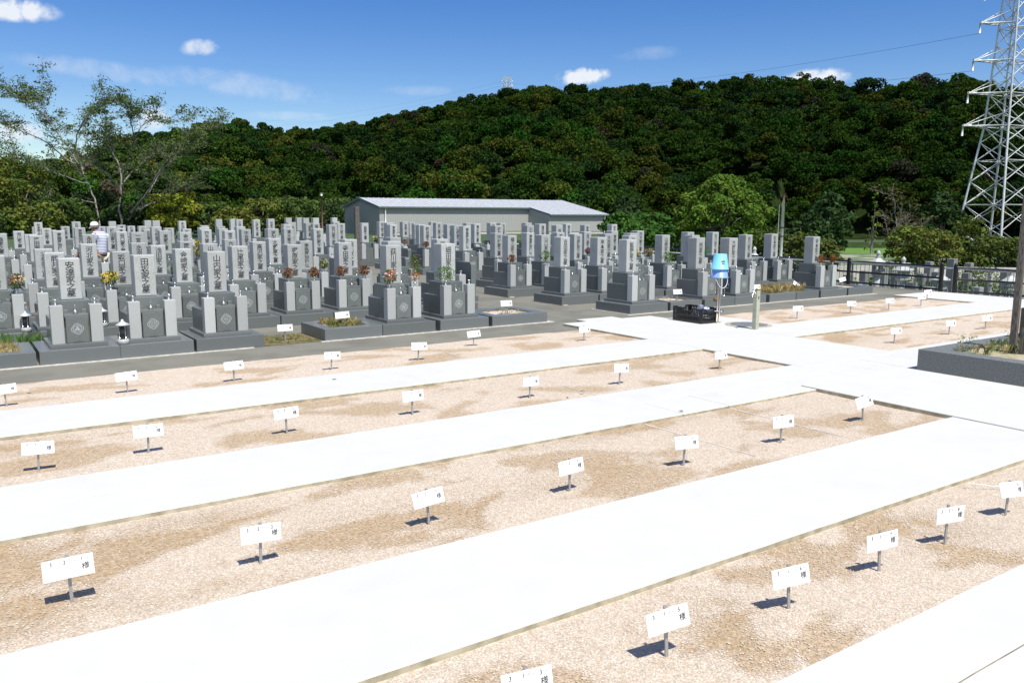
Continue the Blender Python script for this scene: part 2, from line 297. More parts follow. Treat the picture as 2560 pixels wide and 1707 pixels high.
def gbed(name, a0, a1, b0, b1, mt='gravel', z=.006, st=.045):
    if b0 > 7: st = .07
    nx, ny = int((a1-a0)/st)+1, int((b1-b0)/st)+1; xs, ys = np.linspace(a0, a1, nx), np.linspace(b0, b1, ny)
    vs, dv = [], []
    for y in ys:
        for x in xs: d = dirt(x, y); vs.append((x, y, z+.006*MN.noise(Vector((x*2.1, y*2.1, 0)))-.004*d+.002)); dv.append(d)
    fs = [(j*nx+i, j*nx+i+1, (j+1)*nx+i+1, (j+1)*nx+i) for j in range(ny-1) for i in range(nx-1)]
    me = MB().add(vs, fs, 0, True).mesh(name, M[mt]); at_ = me.attributes.new('dirt', 'FLOAT', 'POINT'); at_.data.foreach_set('value', dv)
    return tag(link(name, me), kind='structure')
gbed('gravel', -3, 9.6, 10.0, 11.72); gbed('gravel', -2.5, 9.6, 7.14, 8.84); gbed('gravel', -2, 8.49, 4.33, 6.0); gbed('gravel', -.5, 8.6, 2.16, 3.23)
gbed('gravel', 12.98, 20.3, 10.08, 11.86); gbed('gravel', 11.83, 20.3, 7.12, 8.88)
def pebbles(a0, a1, b0, b1, dens, rmin, rmax, label):
    n = int((a1-a0)*(b1-b0)*dens); P = np.empty((n,3)); P[:,0] = RNG.uniform(a0,a1,n); P[:,1] = RNG.uniform(b0,b1,n)
    D = np.array([dirt(x,y) for x,y in P[:,:2]]); keep = RNG.random(n) > D*.93
    for i in np.nonzero(keep)[0][:0]: pass
    P, D = P[keep], D[keep]; n = len(P); r = RNG.uniform(rmin, rmax, n)
    for i in range(n): P[i,2] = .006+.006*MN.noise(Vector((P[i,0]*2.1, P[i,1]*2.1, 0)))+.002
    P[:,2] += r*.15
    base = np.array([(1,0,0),(0,1,0),(-1,0,0),(0,-1,0),(0,0,.5),(0,0,-.5)])*1.0
    F = np.array([(0,1,4),(1,2,4),(2,3,4),(3,0,4)])
    an = RNG.random(n)*6.283; c_, s_ = np.cos(an), np.sin(an); sc = RNG.uniform(.75,1.3,(n,6,3)); B = base[None]*sc
    X = B[:,:,0]*c_[:,None]-B[:,:,1]*s_[:,None]; Y = B[:,:,0]*s_[:,None]+B[:,:,1]*c_[:,None]
    V = np.stack([X,Y,B[:,:,2]],2)*r[:,None,None]+P[:,None,:]
    me = bpy.data.meshes.new('pebbles'); me.vertices.add(6*n); me.vertices.foreach_set('co', V.reshape(-1).astype('f'))
    L_ = (F[None]+6*np.arange(n)[:,None,None]).reshape(-1); me.loops.add(len(L_)); me.loops.foreach_set('vertex_index', L_.astype('i')); me.polygons.add(4*n); me.polygons.foreach_set('loop_start', np.arange(0,12*n,3,dtype='i'))
    ca = me.color_attributes.new('Col','FLOAT_COLOR','POINT'); G_ = np.array([g_[1] for g_ in GRAVEL]); cc = G_[RNG.choice(7, n, p=[.2,.24,.15,.2,.08,.09,.04])]*RNG.uniform(.85,1.15,(n,1)); C4 = np.ones((n,6,4)); C4[:,:,:3] = cc[:,None,:]; ca.data.foreach_set('color', C4.reshape(-1).astype('f'))
    me.materials.append(M['pebble']); me.update(); me.validate(); tag(link('pebbles', me), label, 'gravel', kind='stuff')
pebbles(-.3, 8.0, 2.18, 3.20, 7500, .0035, .0068, 'pinkish beige pebbles of the nearest gravel bed'); pebbles(-1.2, 8.45, 4.35, 5.97, 5000, .004, .0072, 'pinkish beige pebbles of the second gravel bed')
pebbles(-1.8, 9.55, 7.17, 8.82, 1300, .0045, .008, 'pinkish beige pebbles of the third gravel bed')
PZ = .045
def slab(a0, a1, b0, b1, z=PZ):
    st = .18; nx = max(2, int((a1-a0)/st)); ny = max(2, int((b1-b0)/st)); P = []
    def jt(x, y): return .0035*MN.noise(Vector((x*2.3, y*2.3, 3)))+.0022*MN.noise(Vector((x*9, y*9, 5)))
    P += [(a0+(a1-a0)*i/nx, b0+jt(a0+(a1-a0)*i/nx, b0)) for i in range(nx)]; P += [(a1+jt(a1, b0+(b1-b0)*i/ny), b0+(b1-b0)*i/ny) for i in range(ny)]
    P += [(a1-(a1-a0)*i/nx, b1+jt(a1-(a1-a0)*i/nx, b1)) for i in range(nx)]; P += [(a0+jt(a0, b1-(b1-b0)*i/ny), b1-(b1-b0)*i/ny) for i in range(ny)]
    n = len(P); cx_, cy_ = (a0+a1)/2, (b0+b1)/2; mb = MB(); zz = [z-.003+.003*MN.noise(Vector((x*4, y*4, 7))) for x, y in P]
    inn = [(x+(.005 if x < a0+.02 else -.005 if x > a1-.02 else 0), y+(.005 if y < b0+.02 else -.005 if y > b1-.02 else 0)) for x, y in P]
    mb.add([(x, y, -.03) for x, y in P]+[(x, y, q_-.004) for (x, y), q_ in zip(P, zz)]+[(x, y, z) for x, y in inn], [(i, (i+1)%n, n+(i+1)%n, n+i) for i in range(n)], 1)
    k0 = len(mb.f); v0 = 0; mb.f += [(n+i, n+(i+1)%n, 2*n+(i+1)%n, 2*n+i) for i in range(n)]+[tuple(range(2*n, 3*n))]; mb.mi += [0]*(n+1); mb.sm += [False]*(n+1)
    return tag(mb.build('path', [M['concrete'], M['concrete_edge']]), kind='structure')
slab(-8, 9.575, 8.82, 10.02); slab(-8, 9.575, 6.57, 7.16); ja, jb = grd(1650,1028).x, grd(1772,1010).x; slab(-8, ja, 5.98, 6.565, PZ-.004); slab(ja+.006, jb, 5.98, 6.565, PZ-.005); slab(jb+.006, 9.575, 5.98, 6.565, PZ-.004)      # two lanes of the middle path
slab(-8, 8.465, 3.21, 4.35); slab(-8, 16, 1.715, 2.17); slab(-8, 16, -6, 1.709, PZ-.003)
slab(9.58, 11.83, 6.98, 12.35); slab(9.58, 10.2, 6.20, 6.975, PZ-.003); slab(10.205, 10.75, 6.20, 6.975, PZ-.004); slab(10.755, 22.0, 6.20, 7.12, PZ-.002)
slab(8.47, 14, 3.21, 6.195, PZ+.012); slab(8.47, 14, 2.62, 3.205, PZ+.006)
slab(11.835, 22.0, 8.88, 10.10); slab(11.835, 13.0, 10.105, 11.86, PZ-.003); slab(20.3, 22.3, 10.105, 12.2, PZ-.003); slab(20.3, 22.3, 7.125, 8.875, PZ-.003)
slab(10.2, 11.1, 12.354, 12.72, PZ-.005)
# cement haunching along the foot of the first kerbs
mb = MB()
for a0, a1 in ((-6, .9), (.9, 3.9), (5.0, 9.78), (11.72, 20.66)): mb.box(a0, a1, 12.885, 12.945, -.01, .012)
mb.box(9.68, 9.76, 12.945, 14.1, -.01, .011); mb.box(11.78, 11.86, 12.95, 14.2, -.01, .011); mb.box(11.72,11.86,15.1,16.3,-.01,.011); mb.box(11.72,11.86,17.3,18.5,-.01,.011)
tag(mb.build('kerb_strip', M['pale_cement']), kind='structure')
# ------------------------------------------------------------------ text
TXT = {}
def text_mesh(body, size, mt, line=1.0, align='CENTER', bold=0.0, depth=0.0, sx=1.0):
    key = (body, size, mt, bold)
    if key in TXT: return TXT[key]
    c = bpy.data.curves.new('lettering', 'FONT'); c.body = body; c.size = size; c.align_x = align; c.align_y = 'CENTER'; c.space_line = line; c.offset = bold; c.resolution_u = 2; c.fill_mode = 'FRONT'
    o = bpy.data.objects.new('lettering', c); COL.objects.link(o)
    me = bpy.data.meshes.new_from_object(o.evaluated_get(bpy.context.evaluated_depsgraph_get())); bpy.data.objects.remove(o); bpy.data.curves.remove(c)
    xs = [v.co.x for v in me.vertices]; ys = [v.co.y for v in me.vertices]; x_m = (min(xs)+max(xs))/2; y_m = (min(ys)+max(ys))/2
    for v in me.vertices: v.co = ((v.co.x-x_m)*sx, 0.0, v.co.y-y_m)
    me.materials.clear(); me.materials.append(M[mt]); TXT[key] = me; return me
# ------------------------------------------------------------------ tombstones
def bev(me, w, seg=2):
    bm = bmesh.new(); bm.from_mesh(me); bmesh.ops.bevel(bm, geom=bm.edges[:], offset=w, segments=seg, affect='EDGES', profile=.5); bm.to_mesh(me); bm.free(); me.update(); return me
def bx(x0, x1, y0, y1, z0, z1, mt, w=.006, name='block'):
    return bev(MB().box(x0, x1, y0, y1, z0, z1).mesh(name, mt), w, 2)
G = {}
G['kerb'] = bx(-.515, .515, 0, 1.12, 0, .2, M['granite_dark'], .005, 'kerb')
G['kerb_w'] = bx(-.548, .548, 0, 1.12, 0, .2, M['granite_dark'], .005, 'kerb')
G['slab'] = bx(-.37, .37, .14, 1.06, .2, .255, M['granite_dark'], .005, 'base_slab')
G['mid'] = bx(-.32, .32, .33, 1.02, .255, .60, M['granite_polished'], .006, 'middle_stone')
G['up'] = bx(-.225, .225, .46, .96, .60, .84, M['granite_polished'], .007, 'upper_stone')
G['pillar'] = bx(-.14, .14, .60, .88, 0, .66, M['granite'], .013, 'pillar')
G['pillar_w'] = bx(-.15, .15, .59, .89, 0, .66, M['granite'], .013, 'pillar')
G['post'] = bx(-.08, .08, 0, .155, .255, .80, M['granite'], .006, 'flower_post')
mb = MB(); mb.box(-.145, .145, .225, .40, .255, .625); G['inc'] = bev(mb.mesh('incense_stone', M['granite_polished']), .006)
mb = MB(); mb.box(-.155, .155, .24, .459, .627, .665, 0, .005); mb.box(-.15, -.09, .40, .45, .665, .72, 0, .01); mb.box(.09, .15, .40, .45, .665, .72, 0, .01)
G['ledge'] = mb.mesh('offering_ledge', M['granite_polished'])
G['vase'] = MB().lathe([(.028,0),(.03,.012),(.018,.02),(.02,.055),(.034,.075),(.034,.082),(.02,.082)], 12).mesh('vase', M['steel'])
mb = MB(); mb.lathe([(.03,0),(.042,.02),(.045,.04),(.03,.045)], 14); mb.lathe([(.008,.045),(.008,.12),(.004,.125)], 8); G['burner'] = mb.mesh('incense_burner', M['steel'])
def crest(kind):
    mb = MB(); y = .2225
    n = 8; fr = []
    for k in range(24):
        a = 2*math.pi*k/24; r = .083 if (k % 6) in (0, 1, 5) else .073
        fr.append((r*math.cos(a+.13), r*math.sin(a+.13)))
    vs = [(x, y, .455+z) for x, z in fr]+[(x*.86, y, .455+z*.86) for x, z in fr]
    mb.add(vs, [(k, (k+1) % 24, 24+(k+1) % 24, 24+k) for k in range(24)], 0)
    def ring(r0, r1, cx=0, cz=0, mi=0, m=20, dy=0.0, a0=0.0, a1=2*math.pi):
        vs = []
        for k in range(m+1):
            a = a0+(a1-a0)*k/m; vs += [(cx+r0*math.cos(a), y-dy, .455+cz+r0*math.sin(a)), (cx+r1*math.cos(a), y-dy, .455+cz+r1*math.sin(a))]
        mb.add(vs, [(2*k, 2*k+2, 2*k+3, 2*k+1) for k in range(m)], mi)
    ring(.048, .058)
    if kind == 0:
        for k in range(3): ring(.004, .019, .021*math.cos(R(90+120*k)), .021*math.sin(R(90+120*k)))
    elif kind == 1:
        for k in range(5): ring(.003, .016, .024*math.cos(R(90+72*k)), .024*math.sin(R(90+72*k)))
    elif kind == 2: ring(.022, .032); ring(0.0, .012)
    else:
        for k in range(4): ring(.006, .012, .02*math.cos(R(45+90*k)), .02*math.sin(R(45+90*k)), m=8)
        ring(.030, .036)
    me = mb.mesh('crest', M['carve_light']); return me
G['crest'] = [crest(i) for i in range(4)]
def cut(kind):   # dark scalloped notch at the foot of the incense stone
    pr = [(-.075,0),(-.055,.012),(-.04,.010),(-.02,.022),(0,.018),(.02,.022),(.04,.010),(.055,.012),(.075,0)]
    return MB().add([(x, .2222, .262+z) for x, z in pr], [tuple(range(len(pr)-1, -1, -1))]).mesh('foot_notch', M['carve_shade'])
G['notch'] = cut(0)
NAMES = {0:'安達',1:'田坂',2:'山内',3:'荻川',4:'細田',5:'飯野',6:'西',7:'大藤',8:'寺本',10:'藤井',11:'坂口',12:'金崎',13:'辻尾',14:'梶原',15:'寺田',18:'吉田',19:'岸本',25:'北村',26:'河北',27:'浅田',28:'山本',29:'高沢',31:'細川',33:'横山',34:'山口',35:'加藤',36:'大西',40:'水沼',41:'岡田',42:'六車',43:'北野',44:'中村',46:'濱田',50:'濱田',51:'永田',52:'一宮',53:'金田',54:'宮本',55:'堀田',56:'松岡'}
POOL = ['東','四方','中谷','清水','和田','山崎','福田','吉川','松本','石田','植田','小林','林','森','山田','谷口']
BUD = {30, 45, 57, 62, 71, 80, 88}     # stones that carry the six-character invocation
ORD = ['front','second','third','fourth','fifth','sixth','seventh','eighth','ninth','tenth','eleventh','twelfth','thirteenth','fourteenth','rearmost']
NTH = ['first','second','third','fourth','fifth','sixth','seventh','eighth','ninth','tenth','eleventh','twelfth','thirteenth','fourteenth','fifteenth']
BT = {'dry':'dried orange brown flowers','yellow':'yellow flowers','mixed':'red, white and yellow flowers','pink':'pale pink flowers','cream':'cream flowers','tall':'a tall green and orange bouquet','leafy':'green leafy branches','purple':'purple flowers'}
BS = {'dry':'dried flowers','yellow':'yellow flowers','mixed':'mixed flowers','pink':'pink flowers','cream':'cream flowers','tall':'tall bouquet','leafy':'green branches','purple':'purple flowers'}
bq = {}
for i, sd_, ty in BOUQ: bq.setdefault(i, []).append((sd_, ty))
rows_ = {}
for i, (k, a, z) in enumerate(TOMBS):
    rows_.setdefault((k, 'left' if a < 10.5 else 'right') if k < 5 else (k, ''), []).append(i)
def make_tomb(i, k, a, ztop):
    b = 12.95+2.2*k; g = gz(b+.6); rnd = random.Random(i*13+5)
    t = empty('tombstone', (a, b, g))
    key = [q for q in rows_ if i in rows_[q]][0]; pos = rows_[key].index(i); nrow = len(rows_[key])
    where = f"{NTH[pos]} from left in the {ORD[k]} row" + (f", {key[1]} block" if key[1] else "")
    feat = ''
    if i in bq: feat = ' with '+ BS[bq[i][0][1]]
    look = 'grey tombstone'
    tag(t, f"{look}{feat}, {where}", 'tombstone', 'tombstones standing in rows in the cemetery')
    hs_ = (ztop-g-.84)/.66
    link('kerb', G['kerb_w' if (a > 11 and k < 4) else 'kerb'], t); link('base_slab', G['slab'], t)
    link('middle_stone', G['mid'], t); link('upper_stone', G['up'], t)
    p = link('pillar', G['pillar_w' if i % 3 == 1 else 'pillar'], t, (0,0,.84)); p.scale = (1,1,hs_)
    if k < 12:
        fy = (.59 if i % 3 == 1 else .60)-.0018
        if i in BUD: body = '\n'.join('南無阿弥陀仏'); sz, ln = .104, .9
        else:
            nm = NAMES.get(i, POOL[i % len(POOL)]); body = '\n'.join(nm+'家之墓'); sz, ln = .122, .92
        tm = text_mesh(body, sz, 'carved', ln, 'CENTER', .0015 if k < 3 else .0025)
        o = link('inscription', tm, p, (0, fy, .33)); o.scale = (1.02, 1, 1.0 if len(body) < 10 else .98)
    far = k > 8
    for sd_ in (-1, 1):
        q = link('flower_post', G['post'], t, (.25*sd_, .19, 0))
        if not far or (sd_ > 0 and k < 12): link('vase', G['vase'], q, (0, .078, .80))
    if True:
        s_ = link('incense_stone', G['inc'], t)
        if k < 7:
            link('crest', G['crest'][(i*7+k) % 4], s_)
            if k < 4: link('foot_notch', G['notch'], s_)
        if k < 9: link('offering_ledge', G['ledge'], t)
        if k < 7: link('incense_burner', G['burner'], t, (0, .33, .665))
    return t
TOMB_OBJ = [make_tomb(i, *v) for i, v in enumerate(TOMBS)]
# ------------------------------------------------------------------ bouquets (rest in the vases: things of their own)
def bouquet_mesh(ty, seed):
    global RNG
    RNG = np.random.default_rng(seed)
    spec = {'dry':((.12,.06,.025),(.24,.095,.03),.0,.12,.19),'yellow':((.05,.10,.02),(.85,.60,.02),.5,.15,.24),'mixed':((.06,.11,.03),(.70,.08,.10),.5,.14,.25),'pink':((.06,.11,.03),(.75,.45,.45),.4,.11,.22),
            'cream':((.07,.12,.03),(.80,.74,.45),.45,.10,.22),'tall':((.06,.13,.025),(.40,.17,.05),.2,.13,.48),'leafy':((.07,.16,.03),(.16,.28,.06),.1,.20,.26),'purple':((.06,.11,.03),(.35,.08,.26),.5,.11,.2)}[ty]
    lf, fl, ff, rad, h = spec; P, Nn, C, Z = [], [], [], []
    n = 260 if ty != 'leafy' else 200
    for j in range(n):
        u = RNG.random(); z = h*(.1+.95*u); rr = rad*(.25+.9*math.sin(math.pi*min(1,u*.8+.12)))*math.sqrt(RNG.random()); th = RNG.random()*6.283
        P.append((rr*math.cos(th), rr*math.sin(th)*.8, z)); nn = RNG.normal(size=3)*.7+np.array([math.cos(th), math.sin(th), .4]); Nn.append(nn/np.linalg.norm(nn)); Z.append(.022 if ty != 'leafy' else .036)
        c = lf
        if ty == 'tall' and z < .2: c = fl
        if ty == 'dry' and RNG.random() < .5: c = fl
        C.append(np.array(c)*(1+RNG.normal()*.3))
    for j in range(int(60*ff*2)):
        th = RNG.random()*6.283; u = RNG.random(); rr = rad*.9*math.sqrt(RNG.random()); z = h*(.35+.65*u)
        cc = fl
        if ty == 'mixed': cc = [(.7,.06,.08),(.85,.82,.75),(.85,.65,.1),(.5,.08,.3)][j % 4]
        if ty == 'pink': cc = [(.75,.4,.42),(.8,.78,.7)][j % 2]
        for q in range(4): P.append((rr*math.cos(th)+RNG.normal()*.008, rr*math.sin(th)*.8+RNG.normal()*.008-.02, z+RNG.normal()*.008)); nn = RNG.normal(size=3)+np.array([0,-.8,.5]); Nn.append(nn/np.linalg.norm(nn)); Z.append(.018); C.append(np.array(cc)*(1+RNG.normal()*.08))
    return leaf_mesh('bouquet_foliage', np.array(P), np.array(Nn), np.array(Z), np.array(C), M['petal'], .45 if ty != 'leafy' else .22)
BM = {}
stem_me = {h: MB().tube([(0,0,-.05),(.004,0,h*.5),(0,.004,h)], .004, 5).tube([(.008,0,-.05),(.03,.01,h*.45),(.05,.02,h*.85)], .003, 5).tube([(-.006,0,-.05),(-.03,-.01,h*.45),(-.05,.0,h*.8)], .003, 5).mesh('stems', mat('stem green', (.06,.10,.03))) for h in (.14, .34)}
for n_, (i, sd_, ty) in enumerate(BOUQ):
    k, a, z = TOMBS[i]; b = 12.95+2.2*k; g = gz(b+.6)
    if ty not in BM: BM[ty] = [bouquet_mesh(ty, 10), bouquet_mesh(ty, 23)]
    key = [q for q in rows_ if i in rows_[q]][0]; pos = rows_[key].index(i)
    t = empty('bouquet', (a+.25*sd_, b+.268, g+.86), n_*1.3)
    s_ = 'left' if sd_ < 0 else 'right'
    tag(t, f"{BS[ty]} in the {s_} vase of the {NTH[pos]} tombstone, {ORD[k]} row" + (f", {key[1]} block" if key[1] else ''), 'bouquet', 'bouquets in the grave vases')
    link('flowers', BM[ty][n_ % 2], t); link('stems', stem_me[.34 if ty == 'tall' else .14], t)
RNG = np.random.default_rng(7)
# ------------------------------------------------------------------ kerbed plots without a stone
def tufts(name, x0, x1, y0, y1, n, h, cols, seed, parent=None, dens_edge=False):
    rg = random.Random(seed); vs, fs, cs = [], [], []
    for j in range(n):
        cx_, cy_ = rg.uniform(x0, x1), rg.uniform(y0, y1); c = rg.choice(cols); hh = h*rg.uniform(.4, 1.1)
        for q in range(rg.randint(5, 9)):
            a = rg.uniform(0, 6.28); ln = rg.uniform(.15, .7)*hh; wv = .0035
            bx_, by_ = cx_+rg.gauss(0,.015), cy_+rg.gauss(0,.015); tx, ty_ = bx_+ln*math.cos(a), by_+ln*math.sin(a); px_, py_ = -math.sin(a)*wv, math.cos(a)*wv
            n0 = len(vs); vs += [(bx_-px_, by_-py_, 0), (bx_+px_, by_+py_, 0), ((bx_+tx)/2, (by_+ty_)/2, hh*.7), (tx, ty_, hh*rg.uniform(.75,1))]; fs += [(n0, n0+1, n0+2), (n0+2, n0+1, n0+3)]; k_ = rg.uniform(.75, 1.25); cs += [tuple(v*k_ for v in c)]*4
    me = bpy.data.meshes.new(name); me.from_pydata(vs, [], fs); ca = me.color_attributes.new('Col', 'FLOAT_COLOR', 'POINT')
    ca.data.foreach_set('color', [x for c in cs for x in (*c, 1)]); me.materials.append(M['leaf']); return me
DRY = [(.42,.31,.14),(.50,.40,.20),(.28,.26,.10)]; GRN = [(.10,.16,.04),(.16,.21,.06),(.40,.33,.15)]
def plot(a0, a1, b0, fill, label, fillname='soil_fill', w=.19):
    t = empty('kerbed_plot', ((a0+a1)/2, b0, 0)); h = (a1-a0)/2-.006
    tag(t, label, 'grave plot', 'kerbed plots without a stone')
    for nm, q in (('kerb_stone', (-h, h, 0, w)), ('kerb_stone', (-h, h, 1.12-w, 1.12)), ('kerb_stone', (-h, -h+w, w+.002, 1.12-w-.002)), ('kerb_stone', (h-w, h, w+.002, 1.12-w-.002))):
        link(nm, bx(q[0], q[1], q[2], q[3], 0, .2, M['granite_dark'], .005, 'kerb_stone'), t)
    MB().box(-h+w+.001, h-w-.001, w+.001, 1.12-w-.001, .02, .165).build(fillname, M[fill], t)
    return t
plot(5.08, 6.13, 12.95, 'soil', 'low kerbed plot full of dry weeds between the gap and the tombstones at centre')
plot(8.37, 9.66, 12.95, 'gravel', 'kerbed plot of pinkish gravel at the right end of the left block', 'gravel_fill')
plot(-.15, .93, 12.95, 'soil', 'kerbed plot with dry weeds at the left edge of the photo')
plot(13.0, 14.08, 12.95, 'gravel', 'kerbed gravel plot beside the first tombstone of the right block', 'gravel_fill')
plot(16.3, 17.3, 12.95, 'soil', 'kerbed plot with tall dry grass behind the tap post')
plot(17.31, 18.22, 12.95, 'soil', 'kerbed plot with a leaning white sign in the right block')
plot(19.45, 20.55, 12.95, 'gravel', 'last kerbed gravel plot nearest the black fence', 'gravel_fill')
plot(9.35, 10.3, 17.35, 'gravel', 'small kerbed gravel plot at the end of the third row', 'gravel_fill')
def grass(x0, x1, y0, y1, z, n, h, cols, seed, label):
    o = link('grass', tufts('grass', x0, x1, y0, y1, n, h, cols, seed), None, (0,0,z)); tag(o, label, 'grass', kind='stuff')
grass(5.35, 5.9, 13.2, 13.85, .165, 110, .14, DRY+GRN[:1], 1, 'dry yellow weeds in the kerbed plot at centre')
grass(0, .75, 13.2, 13.85, .165, 80, .12, DRY, 2, 'dry straw coloured weeds in the plot at the left edge')
grass(16.5, 18.0, 13.2, 13.85, .165, 170, .24, DRY, 3, 'tall dry grass in the plots behind the tap post')
grass(8.6, 9.4, 13.25, 13.8, .165, 14, .09, GRN, 4, 'few weeds in the gravel plot at the end of the row')
grass(13.2, 13.9, 13.2, 13.8, .165, 12, .07, DRY, 14, 'sparse dry weeds in the gravel plot of the right block')
tag(MB().box(3.97, 5.06, 12.97, 14.0, -.01, .012).build('soil', M['moss']), kind='structure')
grass(4.0, 5.0, 13.0, 13.95, .012, 90, .05, GRN, 5, 'low green and brown weeds on the bare mossy plot')
grass(.55, 1.1, 14.2, 14.6, .01, 14, .35, [(.10,.20,.05),(.14,.24,.06)], 6, 'green weeds growing between the first and second rows')
# ------------------------------------------------------------------ plot signs
G['plate'] = bx(-.119, .119, -.002, .002, -.053, .053, M['white_plate'], .0012, 'plate')
mb = MB(); mb.box(-.0085, .0085, .004, .013, -.02, .262); mb.box(-.011, .011, .002, .006, .15, .168); G['spike'] = mb.mesh('stake', M['post_grey'])
mb = MB()
for q in ((-.113,.113,.0475,.0485),(-.113,.113,-.0485,-.0475),(-.113,-.112,-.0475,.0475),(.112,.113,-.0475,.0475),(-.112,.112,.0155,.0165)): mb.box(q[0], q[1], -.0028, -.0022, q[2], q[3])
G['rules'] = mb.mesh('ruled_lines', M['ink_faint'])
def join_text(items):
    mb = MB()
    for body, size, mi, x, z in items:
        tm = text_mesh(body, size, 'ink', 1, 'CENTER', .0004)
        vs = [(v.co.x+x, -.003, v.co.z+z) for v in tm.vertices]; mb.add(vs, [tuple(p.vertices) for p in tm.polygons], mi)
    return mb.mesh('lettering', [M['ink'], M['ink_faint']])
def sign(base, num, label, group, yaw=0.0, tilt=-8.0, lean=0.0, s=1.0, zb=.20, n_let=True):
    t = empty('plot_sign', base, yaw); t.rotation_euler = (0, R(lean), yaw); t.scale = (s, s, s)
    tag(t, label, 'sign', group)
    sp = link('stake', G['spike'], t, (0,0,0)); p = link('plate', G['plate'], t, (0, -.012, zb), (R(tilt), 0, 0))
    A_, B_, C_ = num
    its = [(A_, .029, 0, -.078, .032), ('区', .010, 1, -.046, .031), (B_, .029, 0, -.015, .032), ('側', .010, 1, .010, .035), ('列', .010, 1, .032, .031), (C_, .029, 0, .066, .032), ('号', .010, 1, .094, .032)]
    link('number_line', join_text(its), p); link('honorific', join_text([('様', .038, 0, .080, -.004)]), p); link('ruled_lines', G['rules'], p)
    return t
GS = 'white plot signs on stakes in the gravel beds'
def q(px_, py_, z=.006): return grd(px_, py_, z)
rowsS = [('nearest bed', '1', [(1312,1812,'3'),(1669,1643,'5'),(1974,1523,'6'),(2200,1429,'7'),(2365,1360,'8'),(2516,1290,'10')]),
         ('second bed', '2', [(181,1506,'1'),(653,1411,'2'),(1074,1311,'3'),(1426,1229,'5'),(1710,1164,'6'),(1953,1108,'7'),(2159,1052,'8')]),
         ('third bed', '3', [(97,1177,'1'),(372,1133,'2'),(718,1084,'3'),(1032,1037,'5'),(1325,995,'6'),(1549,961,'7'),(1799,923,'8')]),
         ('fourth bed by the asphalt', '5', [(17,1016,'1'),(320,982,'2'),(586,953,'3'),(829,925,'5'),(1046,901,'6'),(1185,865,'7'),(1461,852,'8')])]
for nm, sd_, L_ in rowsS:
    for j, (x, y, n_) in enumerate(L_):
        yw = {('1'):0.0}.get(sd_, 0.0)+random.uniform(-.09,.09)
        if sd_ == '1': yw -= .12+.03*j
        if sd_ == '2' and j > 3: yw -= .12
        sign(q(x, y), ('3', sd_, n_), f"white plot sign numbered 3-{sd_}-{n_} in the {nm}, {NTH[j]} from left", GS, yw, random.uniform(-20,0), random.uniform(-4.5,4.5) if not (sd_=='2' and j==6) else -7, random.uniform(.97,1.05))
RS = [(1993,797,'far right bed beyond the tap, nearest to the tap'),(2126,783,'far right bed beyond the tap, second from left'),(2222,775,'far right bed beyond the tap, third from left'),(2303,765,'far right bed beyond the tap, fourth from left'),(2318,751,'far right bed beyond the tap, last before the fence'),
      (2236,858,'right bed behind the stone planter, nearest one'),(2373,837,'right bed behind the stone planter, middle one'),(2464,823,'right bed behind the stone planter, farthest one')]
for j, (x, y, d_) in enumerate(RS):
    sign(q(x, y), ('3', '5' if j < 5 else '3', str(9+j)), f"small white plot sign in the {d_}", GS, -.25+random.uniform(-.1,.1), -8, random.uniform(-2,2) if j != 3 else -4, 1.05)
TSn = [((4.55,13.35,.012),0,'white sign leaning on the bare mossy plot in the front row'),((5.55,13.3,.165),-3,'white sign standing among weeds in the kerbed plot at centre'),((8.95,13.35,.165),0,'white sign in the gravel plot at the end of the left block'),
       ((13.55,13.3,.165),0,'white sign in the gravel plot beside the crate'),((16.1,13.2,.165),0,'white sign just behind the top of the tap post'),((17.7,13.35,.165),28,'white sign leaning far over in the dry plot'),((20.0,13.5,.165),-9,'white sign in the plot nearest the black fence'),
       ((9.8,17.7,.165),0,'white sign between tombstones in the third row'),((.12,13.3,.165),0,'white sign in the weedy plot at the left edge')]
for p, ln, lb in TSn:
    sign(p, ('3','6','2'), lb, 'white plot signs among the tombstones', -.1, -12, ln, 1.05)
# ------------------------------------------------------------------ cords across the gravel
def cord(pts, label):
    P = [Vector(p) for p in pts]; out = []
    for i in range(len(P)-1):
        for k_ in range(6): out.append(P[i].lerp(P[i+1], k_/6)+Vector((random.uniform(-.008,.008), 0, random.uniform(0,.004))))
    out.append(P[-1]); tag(MB().tube(out, .0035, 5).build('cord', mat('white cord', (.75,.73,.68), .9)), label, 'cord', 'white plot dividing cords on the gravel')
cord([(6.94,5.95,.014),(6.95,4.5,.009)], 'white cord across the second gravel bed, right one'); cord([(5.68,5.95,.014),(5.72,4.6,.009)], 'white cord across the second gravel bed, left one')
for (x0,y0,x1,y1,lb) in ((1568,924,1672,954,'white cord across the third gravel bed, right one'),(1354,948,1492,989,'white cord across the third gravel bed, left one'),(1080,867,1148,893,'white cord in the fourth gravel bed near the centre'),(2298,815,2412,831,'white cord in the far right gravel bed')):
    cord([grd(x0,y0,.009), grd(x1,y1,.009)], lb)
cord([grd(2418,1207,.06), grd(2440,1210,.05), grd(2492,1217,.03), grd(2560,1223,.02)], 'loose white cord at the right edge of the nearest bed')
